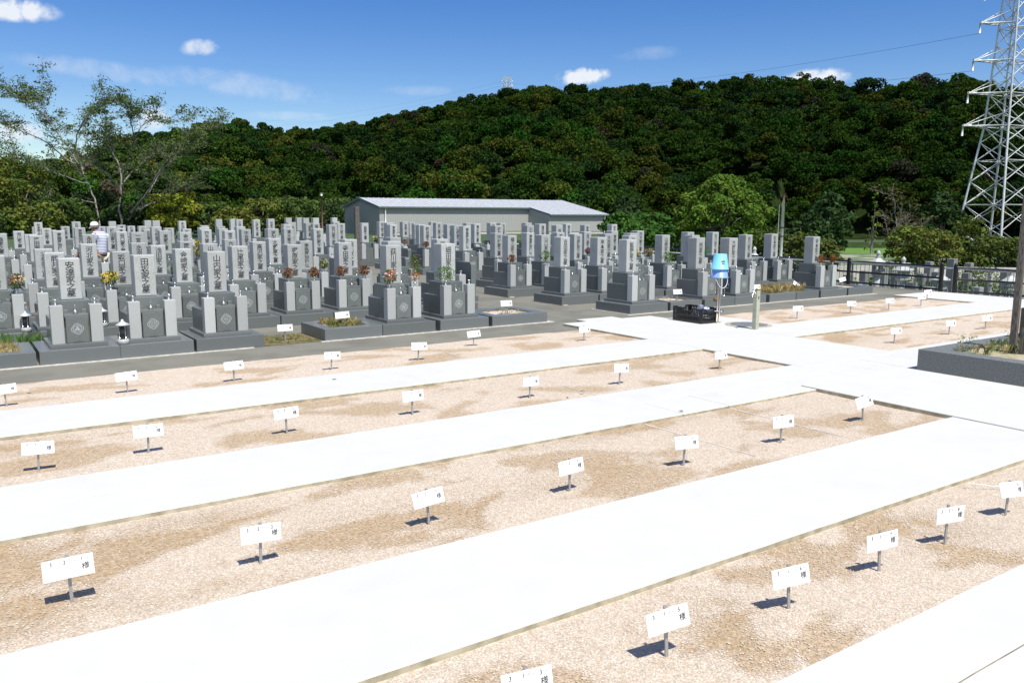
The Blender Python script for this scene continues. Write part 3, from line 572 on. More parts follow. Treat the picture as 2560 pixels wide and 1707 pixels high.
# ------------------------------------------------------------------ little litter on the paths
for x, y, lb in ((1703,1027,'dark dry leaf on the middle concrete path'),(836,948,'dark scrap on the upper concrete path'),(1418,994,'brown leaf on the third gravel bed'),(1457,977,'small brown leaf on the third gravel bed near the cord'),(72,983,'dark scrap on the upper gravel bed at left')):
    g_ = grd(x, y, .05); o = MB().add([(-.03,0,0),(0,-.012,.006),(.034,.004,.002),(.0,.014,.009)], [(0,1,2,3)]).add([(-.03,0,-.003),(0,-.012,.002),(.034,.004,-.002),(.0,.014,.004)], [(3,2,1,0)]).build('leaf', mat('dead leaf', (.05,.035,.025)), None, g_, (0,0,random.random()*3)); tag(o, lb, 'leaf')
# ------------------------------------------------------------------ bucket stand, buckets, crate, dippers, tap
bp = grd(1794, 806.6, PZ)
M['pole_metal'] = mat('dull pipe', (.30,.275,.24), .4, .5)
t = empty('bucket_stand', bp, 0.0); tag(t, 'steel stand holding blue buckets beside the black crate', 'stand')
MB().tube([(-.028,0,0),(-.028,0,1.28)], .019, 10).build('pole', M['pole_metal'], t)
MB().tube([(.03,.0,0),(.03,0,1.05)], .015, 10).build('pole', M['pole_metal'], t)
MB().tube([(-.24,-.02,.78),(-.24,-.02,.715),(.24,-.02,.66),(.24,-.02,.74)], .007, 6).build('hook_bar', M['steel'], t)
MB().tube([(.12,-.03,.675),(.12,-.03,.50)], .004, 5).tube([(-.13,-.03,.70),(-.13,-.03,.58)], .004, 5).build('hook', M['steel'], t)
MB().box(-.05, .05, -.03, .03, -.001, .02).build('foot_plate', M['steel'], t)
def bucket(z0, col, label, name='bucket', hang=True, mark=True, scale=1.0):
    t = empty('bucket', (bp.x, bp.y, bp.z+z0)); t.scale = (scale,)*3; tag(t, label, 'bucket', 'blue buckets stacked upside down on the stand')
    mb = MB(); mb.lathe([(.163,0),(.170,.004),(.170,.018),(.158,.022),(.122,.285),(.117,.293),(0.001,.296)], 32); mb.lathe([(.158,-.002),(.118,.28)], 32); mb.build('body', M[col], t)
    return t
b2 = bucket(.86, 'blue_plastic_b', 'lower darker blue bucket stacked upside down under the light blue one', scale=1.0)
b1 = bucket(1.02, 'blue_plastic', 'upper light blue bucket upside down with a black character on it')
pts = [(-.155,-.04,0)]
for k in range(1, 12):
    a = math.pi*k/12; pts.append((-.155*math.cos(a)+.02*math.sin(a), -.06-.02*math.sin(a), -.19*math.sin(a)))
pts.append((.16,-.04,0)); MB().tube(pts, .0075, 8).build('handle', M['pale_plastic'], b2)
MB().tube([(.165,-.03,.02),(.195,-.04,-.01),(.19,-.05,-.045),(.16,-.055,-.06)], .007, 6).build('handle', M['blue_plastic_b'], b1)
tm = text_mesh('安', .085, 'ink', 1, 'CENTER', .0035); mm = tm.copy()
for v in mm.vertices:
    z = v.co.z+.135; r_ = .158-(z-.022)/.263*.036+.0015; th = v.co.x/.14; v.co = (r_*math.sin(th), -r_*math.cos(th), z)
link('lettering', mm, b1, (0,0,0), (0,0,R(-24)))
t = empty('scrub_brush', (bp.x-.13, bp.y-.035, bp.z+.46)); tag(t, 'brown round scrubbing brush hanging from the bucket stand', 'brush')
MB().lathe([(.012,-.045),(.035,-.03),(.045,0),(.035,.03),(.012,.045)], 14).build('bristles', noisy('bristle', (.09,.05,.025), (.22,.12,.05), 120, .95, .6), t); MB().tube([(0,0,.03),(0,0,.12)], .004, 6).build('handle', M['wood'], t)
# crate
ct = empty('crate', (11.72, 10.86, PZ+.002)); tag(ct, 'black plastic slatted crate standing by the bucket stand', 'crate')
mb = MB(); WX, WY, HZ = .46, .74, .30
def wall(p0, p1, n, dip):
    p0, p1 = Vector(p0), Vector(p1); d = (p1-p0); Ln = d.length; d.normalize(); nrm = Vector((-d.y, d.x, 0))*.006
    def bar(u0, u1, z0, z1, z2=None):
        a_, b_ = p0+d*u0, p0+d*u1; z2 = z1 if z2 is None else z2
        vs = [a_-nrm+Vector((0,0,z0)), b_-nrm+Vector((0,0,z0)), b_+nrm+Vector((0,0,z0)), a_+nrm+Vector((0,0,z0)), a_-nrm+Vector((0,0,z1)), b_-nrm+Vector((0,0,z2)), b_+nrm+Vector((0,0,z2)), a_+nrm+Vector((0,0,z1))]
        mb.add(vs, [(0,3,2,1),(4,5,6,7),(0,1,5,4),(1,2,6,5),(2,3,7,6),(3,0,4,7)])
    bar(0, Ln, 0, .045); bar(0, Ln, .115, .15)
    top = lambda u: HZ-.03-.045*(1 if abs(u/Ln-.5) < dip else 0)
    k_ = 16
    for j in range(k_):
        u0, u1 = Ln*j/k_, Ln*(j+1)/k_; bar(u0, u1, min(top(u0+.001), top(u1-.001))-.02, top(u0+.001)+.01, top(u1-.001)+.01)
    for j in range(n+1):
        u = Ln*j/n; w_ = .03 if j in (0, n) else .009; bar(max(0,u-w_), min(Ln,u+w_), .0455, .1145); bar(max(0,u-w_), min(Ln,u+w_), .1505, top(min(Ln-.01,max(.01,u)))-.021)
wall((0,0,0),(WX,0,0),11,.2); wall((WX,.007,0),(WX,WY-.007,0),17,.18); wall((WX,WY,0),(0,WY,0),11,.2); wall((0,WY-.007,0),(0,.007,0),17,.18)
mb.box(.008, WX-.008, .008, WY-.008, .002, .012)
for j in range(8): mb.box(.012, WX-.012, .03+.09*j, .075+.09*j, .02, .026)
mb.build('body', M['black_plastic'], ct)
def dipper(loc, rot, label, L_=.36):
    t = empty('dipper', loc); t.rotation_euler = rot; tag(t, label, 'ladle', 'plastic dippers in the crate')
    mb = MB(); mb.lathe([(.048,0),(.052,.004),(.058,.085),(.062,.09),(.056,.088),(.047,.006)], 20); mb.build('cup', M['pale_plastic'], t)
    MB().tube([(.058,0,.045),(.058+L_,0,.075)], [.010,.008], 8).lathe([(.013,0),(.013,.03)], 8, (.058+L_,0,.06)).build('handle', M['wood'] if 'first' in label else M['pale_plastic'], t)
dipper((11.96, 11.12, PZ+.235), (R(-8), R(12), R(-30)), 'pale plastic dipper lying in the crate, first with long handle over the rim', .40)
dipper((12.0, 11.0, PZ+.19), (R(14), R(8), R(-55)), 'pale plastic dipper below the other one in the crate', .22)
dipper((12.0, 11.3, PZ+.14), (R(65), R(8), R(-15)), 'pale plastic dipper tipped on its side in the crate', .2)
# tap on its post, drain basin
tp = grd(1888, 823, PZ); t = empty('tap_post', tp, R(0)); tag(t, 'pale green square post with a metal water tap', 'tap')
link('post', bev(MB().box(-.044, .044, -.044, .044, 0, .705).mesh('post', M['tap_green']), .005), t)
MB().tube([(-.05,-.0,.655),(-.10,-.01,.655),(-.145,-.02,.64),(-.155,-.02,.60)], [.012,.014,.012,.011], 10).lathe([(.018,0),(.018,.02),(.006,.022),(.006,.045),(.028,.047),(.028,.056)], 10, (-.10,-.01,.665)).build('tap', M['steel'], t)
MB().box(-.042,.042,-.042,.042,.706,.714).lathe([(.02,0),(.018,.02),(.005,.03)], 10, (-.01,0,.714)).build('cap', mat('old brass', (.22,.20,.08), .6, .4), t)
MB().box(-.012,.012,-.046,-.0443,.55,.60).build('badge', M['ink'], t)
t = empty('drain_basin', (12.42, 10.32, PZ)); tag(t, 'round concrete drain with a dark wet grate under the tap', 'drain')
mb = MB(); mb.lathe([(.43,-.02),(.43,.004),(.36,.010),(.345,.001)], 40, smooth=False, caps=False); mb.build('rim', M['concrete_edge'], t)
MB().lathe([(.344,.001),(.344,.004),(.001,.004)], 40).build('grate', noisy('wet concrete', (.055,.06,.05), (.20,.20,.16), 7, .35, .1), t)
mb = MB()
for j in range(-5, 6): w_ = math.sqrt(.115-(.06*j)**2) if .115 > (.06*j)**2 else 0; mb.box(.06*j-.008, .06*j+.008, -w_, w_, .0045, .0085)
mb.build('bars', M['galv'], t)
# ------------------------------------------------------------------ stone planter at right with timber post
PH = .335
t = empty('stone_planter', (10.62, 5.98, 0)); tag(t, 'long split granite planter box with dry earth at the right edge', 'planter')
link('front_wall', bx(0, .26, -5.2, 0, -.03, PH, M['granite_rough'], .006), t)
link('back_wall', bx(.262, 6.5, -.26, 0, -.03, PH-.001, M['granite_rough'], .006), t)
link('far_wall', bx(6.24, 6.5, -5.2, -.262, -.03, PH-.001, M['granite_rough'], .006), t); link('near_wall', bx(0, 6.5, -5.46, -5.202, -.03, PH-.001, M['granite_rough'], .006), t)
mb = MB(); N_ = 14
vs = [(.262+5.976*i/N_, -5.2+4.938*j/N_, PH-.05+.02*math.sin(i*1.9+j*.7)*math.cos(j*1.3)) for j in range(N_+1) for i in range(N_+1)]
mb.add(vs, [(j*(N_+1)+i, j*(N_+1)+i+1, (j+1)*(N_+1)+i+1, (j+1)*(N_+1)+i) for j in range(N_) for i in range(N_)], 0, True); mb.build('earth_fill', M['soil'], t)
grass(10.92, 12.6, 5.2, 5.68, PH-.04, 46, .15, GRN, 21, 'thin green weeds in the stone planter'); grass(10.92, 14, 3.2, 5.6, PH-.04, 60, .05, GRN+DRY, 22, 'short sparse grass on the planter earth')
def weed(x, y, z, h, label, seed):
    rg = random.Random(seed); t = empty('weed', (x,y,z)); tag(t, label, 'weed', 'tall thin weeds in the planter')
    MB().tube([(0,0,-.02),(.01,.0,h*.5),(-.005,.01,h)], [.004,.003,.002], 5).build('stem', mat('weed stem', (.18,.20,.08)), t)
    n = 46; P = np.array([[rg.gauss(0,.035), rg.gauss(0,.035), h*rg.uniform(.2,1)] for _ in range(n)]); Nn = RNG.normal(size=(n,3)); Nn /= np.linalg.norm(Nn,axis=1,keepdims=True)
    link('leaves', leaf_mesh('leaves', P, Nn, .022, vary((.18,.24,.07), n, .2), M['leaf'], .3), t)
weed(11.05, 5.62, PH-.05, .26, 'tall thin weed at the inner corner of the planter, leftmost', 1); weed(11.3, 5.63, PH-.05, .24, 'second tall weed near the corner of the planter', 2); weed(11.25, 5.35, PH-.05, .2, 'small weed in the middle of the planter', 3); weed(12.6, 5.72, PH-.05, .30, 'single dry weed by the back wall of the planter', 4)
pp = grd(2531, 880, PH-.04); t = empty('timber_post', pp, R(8)); tag(t, 'tall weathered square timber post standing in the stone planter', 'post')
link('post', bev(MB().box(-.04, .04, -.04, .04, -.05, 2.06).mesh('post', M['wood']), .008), t)
link('brace', bev(MB().box(.043, .065, -.03, .03, -.05, .95).mesh('brace', M['wood']), .008), t)
pp = grd(2552, 884, PH-.04); t = empty('wooden_stake', pp, R(20)); t.rotation_euler = (R(4), R(-9), R(20)); tag(t, 'short broken rotten stake leaning beside the timber post', 'stake')
mb = MB(); mb.add([(-.045,-.04,-.05),(.045,-.04,-.05),(.045,.04,-.05),(-.045,.04,-.05),(-.04,-.035,.42),(.03,-.03,.30),(.04,.035,.22),(-.04,.035,.36)], [(0,3,2,1),(4,5,6,7),(0,1,5,4),(1,2,6,5),(2,3,7,6),(3,0,4,7)]); mb.build('stake', M['wood'], t)
t = empty('black_monument', (13.05, 4.25, PH-.06)); tag(t, 'large black polished stepped monument behind the timber post', 'monument')
link('base_block', bx(-.2, 1.7, 0, 1.5, 0, .5, M['granite_black'], .01), t); link('upper_block', bx(.05, 1.4, .15, 1.3, .501, .78, M['granite_black'], .01), t); link('white_trim', bx(.0, 1.5, .1, 1.4, .4995, .525, M['granite'], .004), t)
# ------------------------------------------------------------------ black rail fence and grey baluster fence
def fence_line(pts, label, hgt=.78, posts=True):
    t = empty('black_fence', pts[0]); tag(t, label, 'fence', 'black rail fences along the edge')
    o0 = Vector(pts[0])
    for i, p in enumerate(pts):
        p = Vector(p)-o0; link('post', bev(MB().box(p.x-.045, p.x+.045, p.y-.045, p.y+.045, p.z, p.z+hgt).mesh('post', M['black_paint']), .008), t)
        mb = MB().lathe([(.05,0),(.05,.02),(.03,.045),(.001,.05)], 12, (p.x,p.y,p.z+hgt)); mb.build('post_cap', M['black_paint'], t)
    for i in range(len(pts)-1):
        a_, b_ = Vector(pts[i])-o0, Vector(pts[i+1])-o0
        for z in (.10, .41, .72):
            d = (b_-a_).normalized()*.0455
            MB().tube([a_+d+Vector((0,0,z)), b_-d+Vector((0,0,z))], .026, 8).build('rail', M['black_paint'], t)
fence_line([(22.28,12.06,0),(22.45,14.98,0),(22.5,18.0,0),(22.52,21.0,0)], 'black three rail fence section from the walkway back beside the last tombs')
fence_line([(22.28,11.68,0),(22.2,8.8,0),(22.15,6.0,0)], 'black three rail fence section at right behind the concrete path')
fence_line([(22.52,21.3,.09),(22.52,24.2,.12),(22.52,27.1,.15)], 'black three rail fence section furthest back')
t = empty('baluster_fence', (22.66, 5, -.12)); tag(t, 'long grey steel baluster fence behind the black fence', 'fence')
MB().tube([(0,0,.78),(0,28,.78)], .024, 8).build('top_rail', M['galv'], t); MB().box(-.02,.02,0,28,.02,.05).build('bottom_rail', M['fence_grey'], t)
mb = MB()
for j in range(0, 200): mb.tube([(0,.07+.14*j,.05),(0,.07+.14*j,.77)], .0075, 5)
tag(mb.build('balusters', M['fence_grey'], t), kind='stuff')
for j in range(0, 15): MB().box(-.02,.02,2*j-.02+.0,2*j+.02,-.2,.775).build('fence_post', M['fence_grey'], t)
# ------------------------------------------------------------------ lanterns, lower cemetery
def toro(loc, s, label, grp, seg=6):
    t = empty('stone_lantern', loc, random.random()); t.scale = (s,s,s); tag(t, label, 'stone lantern', grp)
    g_ = M['granite']
    MB().lathe([(.30,0),(.30,.10),(.22,.16),(.16,.20)], seg, smooth=False).build('base', g_, t)
    MB().lathe([(.115,.20),(.10,.5),(.115,.85)], 14).build('shaft', g_, t)
    MB().lathe([(.12,.85),(.23,.95),(.24,1.02),(.15,1.03)], seg, smooth=False).build('platform', g_, t)
    mb = MB(); r0, r1 = .115, .165
    for k in range(6):
        a = 2*math.pi*k/6; mb.tube([(r1*math.cos(a), r1*math.sin(a), 1.03),(r1*math.cos(a), r1*math.sin(a), 1.27)], .03, 5)
    mb.lathe([(.165,1.03),(.165,1.07)], 6); mb.lathe([(.165,1.23),(.165,1.27)], 6); mb.build('fire_box', g_, t)
    MB().lathe([(.36,1.27),(.38,1.31),(.25,1.38),(.14,1.47),(.07,1.53)], seg, smooth=False).build('roof', g_, t)
    MB().lathe([(.07,1.53),(.085,1.56),(.05,1.59),(.07,1.63),(.085,1.68),(.06,1.74),(.001,1.80)], 14).build('finial', g_, t)
for j, (x, ytop, dep, lb) in enumerate([(2197,625,33,'pale stone lantern beyond the fence, tallest at left'),(2260,641,31,'pale stone lantern beyond the fence, second from left'),(2355,668,29,'low stone lantern partly hidden behind the fence posts'),(2529,672,29,'stone lantern behind the timber post'),(1887,616,38,'stone lantern behind the right block near the utility pole')]):
    p = at(x, ytop, dep); toro((p.x,p.y,-1.3), (p.z+1.3)/1.8, lb, 'stone lanterns on the lower terrace')
G['mini'] = {}
def small_tomb(loc, h, label):
    t = empty('small_tombstone', loc, random.choice([0,0,R(90)])); tag(t, label, 'tombstone', 'old tombstones on the lower terrace')
    k = round(h, 1)
    if k not in G['mini']: G['mini'][k] = (bx(-.4,.4,-.4,.4,0,.18,M['granite_dark'],.008), bx(-.27,.27,-.27,.27,.18,.42,M['granite_polished'],.008), bx(-.14,.14,-.14,.14,.42,max(k,.75),M['old_stone'],.014))
    for nm, me in zip(('kerb','base_stone','pillar'), G['mini'][k]): link(nm, me, t)
M['old_stone'] = noisy('old stone', (.12,.125,.12), (.30,.31,.30), 60, .8, .1, rnd=.25)
rg = random.Random(11); spots = [(2120,32,1.35),(2144,30,1.1),(2160,33,1.5),(2180,29,1.2),(2208,35,1.5),(2214,30,.9),(2240,32,1.5),(2247,28,1.0),(2280,30,1.3),(2290,27,.8),(2303,33,1.4),(2325,28,1.1),(2340,34,1.4),(2377,31,1.9),(2392,27,.9),(2416,32,1.5),(2446,28,1.1),(2470,31,1.3),(2497,27.5,.9),(2512,33,1.5),(2545,28,1.2),(2220,38,1.6),(2262,37,1.6),(2320,38,1.6),(2420,37,1.6)]
spots.sort()
for j, (x, dep, h) in enumerate(spots):
    h = h-(.28 if h > 1.15 and x != 2377 else .12); p = at(x, 700, dep); small_tomb((p.x,p.y,-1.3), h, f"{'tall' if h>1.25 else 'short'} old tombstone beyond the fence, {['front','middle','back'][0 if dep<29.5 else 1 if dep<34 else 2]} line, {NTH[j]} from left" if j < 13 else f"{'tall' if h>1.25 else 'short'} old tombstone beyond the fence, {['front','middle','back'][0 if dep<29.5 else 1 if dep<34 else 2]} line, {NTH[24-j]} from right")
t = empty('boundary_wall', (0,0,0)); tag(t, 'low pale concrete wall beyond the lower terrace', 'wall'); p0, p1 = at(2050,600,44), at(2600,600,42)
mb = MB(); d = (p1-p0); d.z = 0; nrm = Vector((-d.y,d.x,0)).normalized()*.1
mb.add([Vector((v.x,v.y,z))+o_ for z in (-1.35,-.55) for v, o_ in ((p0,-nrm),(p1,-nrm),(p1,nrm),(p0,nrm))], [(0,3,2,1),(4,5,6,7),(0,1,5,4),(1,2,6,5),(2,3,7,6),(3,0,4,7)]); mb.build('wall', M['pale_cement'], t)
# grave lamps
def lamp(loc, s, label):
    t = empty('grave_lamp', loc); t.scale = (s,)*3; tag(t, label, 'grave lamp', 'small grave lamps with glass between the tombs')
    MB().lathe([(.085,0),(.085,.07),(.07,.085)], 20).build('base', M['granite'], t)
    MB().lathe([(.058,.085),(.058,.30)], 16).build('glass', mat('dark lamp glass', (.02,.022,.025), .08), t)
    mb = MB()
    for k in range(4): a = math.pi*k/2+.4; mb.tube([(.062*math.cos(a),.062*math.sin(a),.085),(.062*math.cos(a),.062*math.sin(a),.30)], .006, 5)
    mb.build('frame', M['steel'], t); MB().lathe([(.10,.30),(.105,.315),(.05,.345),(.02,.37),(.024,.385),(.001,.40)], 20).build('cap', M['galv'], t)
for x, y, k, s_, lb in ((310,868,0,1.25,'grave lamp standing on the kerb left of the second front tombstone'),(258,820,1,1.15,'grave lamp behind the gap between the first two front tombstones'),(64,800,1,1.15,'grave lamp near the left edge with pale base'),(52,741,2,1.1,'grave lamp farther back near the left edge'),(38,708,2,1.1,'dark grave lamp behind the others at left')):
    bk = 12.95+2.2*k+.10; d_ = at(x, y, 1)-Vector((0,0,CAM_H)); lamp((d_.x*bk/d_.y, bk, .2), s_*.74, lb)
# epitaph slabs and name boards beside tombs
def boshi(loc, label, w=.42, h=.62, th=.12):
    t = empty('epitaph_slab', loc); tag(t, label, 'epitaph slab', 'dark rounded epitaph slabs beside tombs')
    pr = [(-w,0),(w,0),(w,h-.09)]+[(w-.09+.09*math.cos(a), h-.09+.09*math.sin(a)) for a in (.4,.8,1.2)]+[(w-.09,h),(-w+.05,h),(-w,h-.05)]
    n = len(pr); mb = MB(); mb.add([(-th/2,y,z) for y,z in pr]+[(th/2,y,z) for y,z in pr], [tuple(range(n-1,-1,-1)), tuple(range(n,2*n))]+[(i,(i+1)%n,n+(i+1)%n,n+i) for i in range(n)]); mb.build('slab', M['granite_polished'], t)
    link('base', bx(-th*.8, th*.8, -w-.05, w+.05, -.12, .0, M['granite_dark'], .004), t)
boshi((9.45,15.75,.33), 'dark rounded epitaph slab right of the fourth front row tomb', .38, .72); boshi((8.35,20.3,.32), 'dark epitaph slab in the fourth row behind the centre', .36, .62); boshi((10.15,20.2,.32),'dark epitaph slab beside a grave lamp in the fourth row', .36,.62); boshi((15.35,24.6,.4),'dark epitaph slab in the sixth row of the right block', .33,.55); boshi((12.6,24.8,.4),'dark epitaph slab in the sixth row at the aisle', .33,.55)
# timber post among the tombs, poles
p = at(893, 600, 26); t = empty('timber_post', (p.x,p.y,gz(p.y)), 0); tag(t, 'weathered timber post standing among the tombstones in front of the shed', 'post'); tp_ = at(889, 517, 26)
link('post', bev(MB().box(-.07,.07,-.07,.07,-.1,tp_.z-gz(p.y)).mesh('post', M['wood']), .01), t)
p = at(1952, 640, 34); ptop = at(1956, 481, 34); t = empty('utility_pole', (p.x,p.y,-1.3)); tag(t, 'pale grey steel pole with a thin side pipe by the big maple', 'pole')
hh = ptop.z+1.3; MB().tube([(0,0,0),(0,0,hh-.35)], .058, 14).build('pole', M['galv'], t); MB().tube([(0,0,hh-.35),(0,0,hh)], .035, 10).build('top_pipe', mat('rusty pipe', (.13,.06,.035), .8), t)
MB().tube([(0,0,hh-.50),(-.25,0,hh-.50),(-.25,0,.3)], .011, 6).build('side_pipe', M['galv'], t); MB().lathe([(.066,0),(.066,.05)], 14, (0,0,hh-1.45)).lathe([(.066,0),(.066,.05)], 14, (0,0,hh-1.8)).build('band', M['black_paint'], t)
p = at(806, 560, 60); t = empty('slim_pole', (p.x,p.y,.3)); tag(t, 'slim brown pole with a white tip behind the far tombstones', 'pole'); pt = at(806,482,60); pm = at(806,490,60)
MB().tube([(0,0,0),(0,0,pm.z-.3)], .06, 8).build('pole', mat('rust brown pole', (.14,.07,.045), .8), t); MB().tube([(0,0,pm.z-.3),(0,0,pt.z-.3)], [.06,.11], 8).build('tip', M['white_plate'], t)
# ------------------------------------------------------------------ shed
SD = at(950, 560, 68)
rightv = Vector((CM[0][0], CM[0][1], 0)).normalized(); fwdv = Vector((-rightv.y, rightv.x, 0))
ax = (rightv*math.cos(R(32))+fwdv*math.sin(R(32))).normalized()
rz = math.atan2(ax.y, ax.x)
zg = .27
t = empty('shed', (SD.x, SD.y, zg), rz); tag(t, 'long low grey corrugated metal shed with pale ribbed roof behind the tombs', 'building')
# local frame: x along the front wall, y to the back
M['cladding'] = mat('corrugated cladding', (.36,.365,.35), .6, .0)
nt = M['cladding'].node_tree; tcn = nt.nodes.new('ShaderNodeTexCoord'); sx = nt.nodes.new('ShaderNodeSeparateXYZ'); nt.links.new(tcn.outputs['Object'], sx.inputs[0])
def corr(mb, p0, p1, z0, z1f, mi=0, pitch=.16, dep=.022):
    """vertical ribs as real geometry between p0 and p1; z1f gives the top height"""
    p0, p1 = Vector(p0), Vector(p1); d = p1-p0; Ln = d.length; d.normalize(); nrm = Vector((d.y,-d.x,0)); n = int(Ln/pitch); vs, fs = [], []
    prof = []
    for j in range(n):
        for f_, o_ in ((0,0),(.55,0),(.65,1),(.9,1)): prof.append(((j+f_)*Ln/n, o_))
    prof.append((Ln,0))
    for u, o_ in prof:
        q_ = p0+d*u+nrm*(dep*o_); vs += [(q_.x,q_.y,z0),(q_.x,q_.y,z1f(u/Ln))]
    for j in range(len(prof)-1): fs.append((2*j,2*j+2,2*j+3,2*j+1))
    mb.add(vs, fs, mi)
DP = 8.0; E1 = 2.40; RG = 3.12; L1 = 14.5; L2 = 6.3; F2 = 3.3; E2 = E1-(RG-E1)/(DP/2)*F2
roofz = lambda y: E1+(RG-E1)*(y/(DP/2)) if y < DP/2 else RG-(RG-E1)*((y-DP/2)/(DP/2))
mb = MB(); corr(mb, (0,DP,0), (0,0,0), .25, lambda u: roofz(DP*(1-u))-.04); corr(mb, (0,0,0), (L1,0,0), .25, lambda u: E1-.06); corr(mb, (L1,0,0), (L1,-F2,0), .25, lambda u: E1-.06-(E1-E2)*u); corr(mb, (L1,-F2,0), (L1+L2,-F2,0), .25, lambda u: E2-.06); corr(mb, (L1+L2,-F2,0), (L1+L2,DP,0), .25, lambda u: roofz(-F2+(DP+F2)*u)-.05); corr(mb, (L1+L2,DP,0),(0,DP,0), .25, lambda u: E1-.06)
mb.build('wall', M['cladding'], t)
mb = MB(); mb.box(.03, L1+.02, .03, DP-.03, -.3, .26); mb.box(L1+.03, L1+L2-.03, -F2+.03, DP-.03, -.3, .262); mb.build('footing', M['pale_cement'], t)
M['roof'] = noisy('metal roof', (.42,.44,.45), (.52,.535,.54), 3, .5, 0, metal=.1)
OV = .2
def roof_panel(x0, x1, y0, z0, y1, z1, nm):
    mb = MB(); th = .05; mb.add([(x0,y0,z0),(x1,y0,z0),(x1,y1,z1),(x0,y1,z1),(x0,y0,z0-th),(x1,y0,z0-th),(x1,y1,z1-th),(x0,y1,z1-th)], [(0,1,2,3),(4,7,6,5),(0,4,5,1),(1,5,6,2),(2,6,7,3),(3,7,4,0)])
    n = int((x1-x0)/.45)
    for j in range(n+1):
        x = x0+.02+(x1-x0-.04)*j/n; mb.add([(x-.02,y0,z0+.002),(x+.02,y0,z0+.002),(x+.02,y1,z1+.002),(x-.02,y1,z1+.002),(x-.015,y0,z0+.028),(x+.015,y0,z0+.028),(x+.015,y1,z1+.028),(x-.015,y1,z1+.028)], [(4,5,6,7),(0,1,5,4),(1,2,6,5),(3,7,6,2),(0,4,7,3)])
    return mb.build(nm, M['roof'], t)
sl = (RG-E1)/(DP/2)
rf = roof_panel(-OV, L1+.001, -OV, E1-OV*sl, DP/2, RG, 'roof'); roof_panel(L1+.002, L1+L2+OV, -F2-OV, E1-(F2+OV)*sl, DP/2, RG, 'roof'); roof_panel(-OV, L1+L2+OV, DP+OV, E1-OV*sl, DP/2+.002, RG+.001, 'roof')
M['trim'] = mat('dark blue grey trim', (.13,.17,.19), .5)
gz_ = E1-OV*sl
MB().box(-OV, L1-.0, -OV-.09, -OV-.004, gz_-.11, gz_-.0).build('gutter', M['trim'], t); MB().box(L1-.05, L1+L2+OV, -F2-OV-.09, -F2-OV-.004, gz_-F2*sl-.11, gz_-F2*sl).build('gutter', M['trim'], t)
def barge(x, pts):
    mb = MB(); n = len(pts); mb.add([(x-.03,y,z-.13) for y,z in pts]+[(x-.03,y,z+.03) for y,z in pts]+[(x+.0,y,z-.13) for y,z in pts]+[(x+.0,y,z+.03) for y,z in pts], sum([[(i,i+1,n+i+1,n+i),(2*n+i+1,2*n+i,3*n+i,3*n+i+1),(n+i,n+i+1,3*n+i+1,3*n+i),(i+1,i,2*n+i,2*n+i+1)] for i in range(n-1)], [])); mb.build('barge_board', M['trim'], t)
barge(-OV-.003, [(-OV,gz_),(DP/2,RG),(DP+OV,gz_)]); barge(L1-.004, [(-F2-OV,gz_-F2*sl),(-OV,gz_)]); barge(L1+L2+OV+.034, [(-F2-OV,gz_-F2*sl),(DP/2,RG),(DP+OV,gz_)])
for x, y, z in ((.45,-.08,E1-.12),(L1+L2-.2,-F2-.08,E2-.15)):
    MB().tube([(x,y-.12,z+.05),(x,y-.05,z-.18),(x,y-.05,.2)], .05, 8).build('downpipe', mat('white pipe', (.72,.74,.74), .5), t)
# ------------------------------------------------------------------ pylons and cables
M['pylon'] = noisy('pylon steel', (.50,.52,.50), (.68,.70,.68), 1.2, .45, 0, metal=.2)
def pylon(cx_, cy_, zb, ztop, r_of, levels, arm_of, label, ang, brace_n, rad=.11, seg=6):
    t = empty('pylon', (cx_, cy_, zb)); tag(t, label, 'pylon')
    def leg(k, z):
        a = ang+math.pi/2*k; r = r_of(z); return Vector((r*math.cos(a), r*math.sin(a), z-zb))
    zs = [zb+(ztop-zb)*i/24 for i in range(25)]
    for k in range(4): MB().tube([leg(k, z) for z in zs], [rad*(1-.45*i/24) for i in range(25)], seg).build('leg', M['pylon'], t)
    lv = brace_n; mb = MB()
    for i in range(len(lv)-1):
        for k in range(4):
            k2 = (k+1) % 4; mb.tube([leg(k,lv[i]), leg(k2,lv[i+1])], rad*.36, 5); mb.tube([leg(k2,lv[i]), leg(k,lv[i+1])], rad*.36, 5)
            if i and i % 2 == 0: mb.tube([leg(k,lv[i]), leg(k2,lv[i])], rad*.33, 5)
    mb.build('bracing', M['pylon'], t)
    tips = []
    for z, ln in levels:
        up_ = (levels[1][0]-levels[0][0])*.42
        for s_ in (-1, 1):
            tip = Vector(arm_of[0])*s_*ln+Vector((0,0,z-zb)); mb = MB()
            ks = sorted(range(4), key=lambda k: -(leg(k, z).dot(Vector(arm_of[0]))*s_))[:2]
            for k in ks: mb.tube([leg(k,z), tip], rad*.5, 5); mb.tube([leg(k,z+up_), tip], rad*.36, 5)
            a_, b_ = leg(ks[0],z), leg(ks[1],z)
            for f in (.3,.6): mb.tube([a_.lerp(tip,f), leg(ks[0],z+up_).lerp(tip,f)], rad*.28, 4); mb.tube([a_.lerp(tip,f), b_.lerp(tip,f)], rad*.28, 4); mb.tube([b_.lerp(tip,f-.3), a_.lerp(tip,f)], rad*.25, 4)
            for f in (.62,): mb.tube([a_.lerp(tip,f)+Vector((0,0,.12)), tip+Vector((0,0,.12))], rad*.9, 6)
            mb.build('cross_arm', M['pylon'], t)
            MB().tube([tip, tip+Vector((0,0,-1.4))], [rad*.7, rad*.9], 6).build('insulator', M['galv'], t); tips.append(Vector((cx_,cy_,zb))+tip+Vector((0,0,-1.4)))
    return t, tips
PD = 125
pb = at(2491, 560, PD); zlev = [at(2500, y, PD).z for y in (321, 243, 166, 78, 2, -75, -150)]
z0 = at(2491, 640, PD).z; zT = at(2520, -300, PD).z
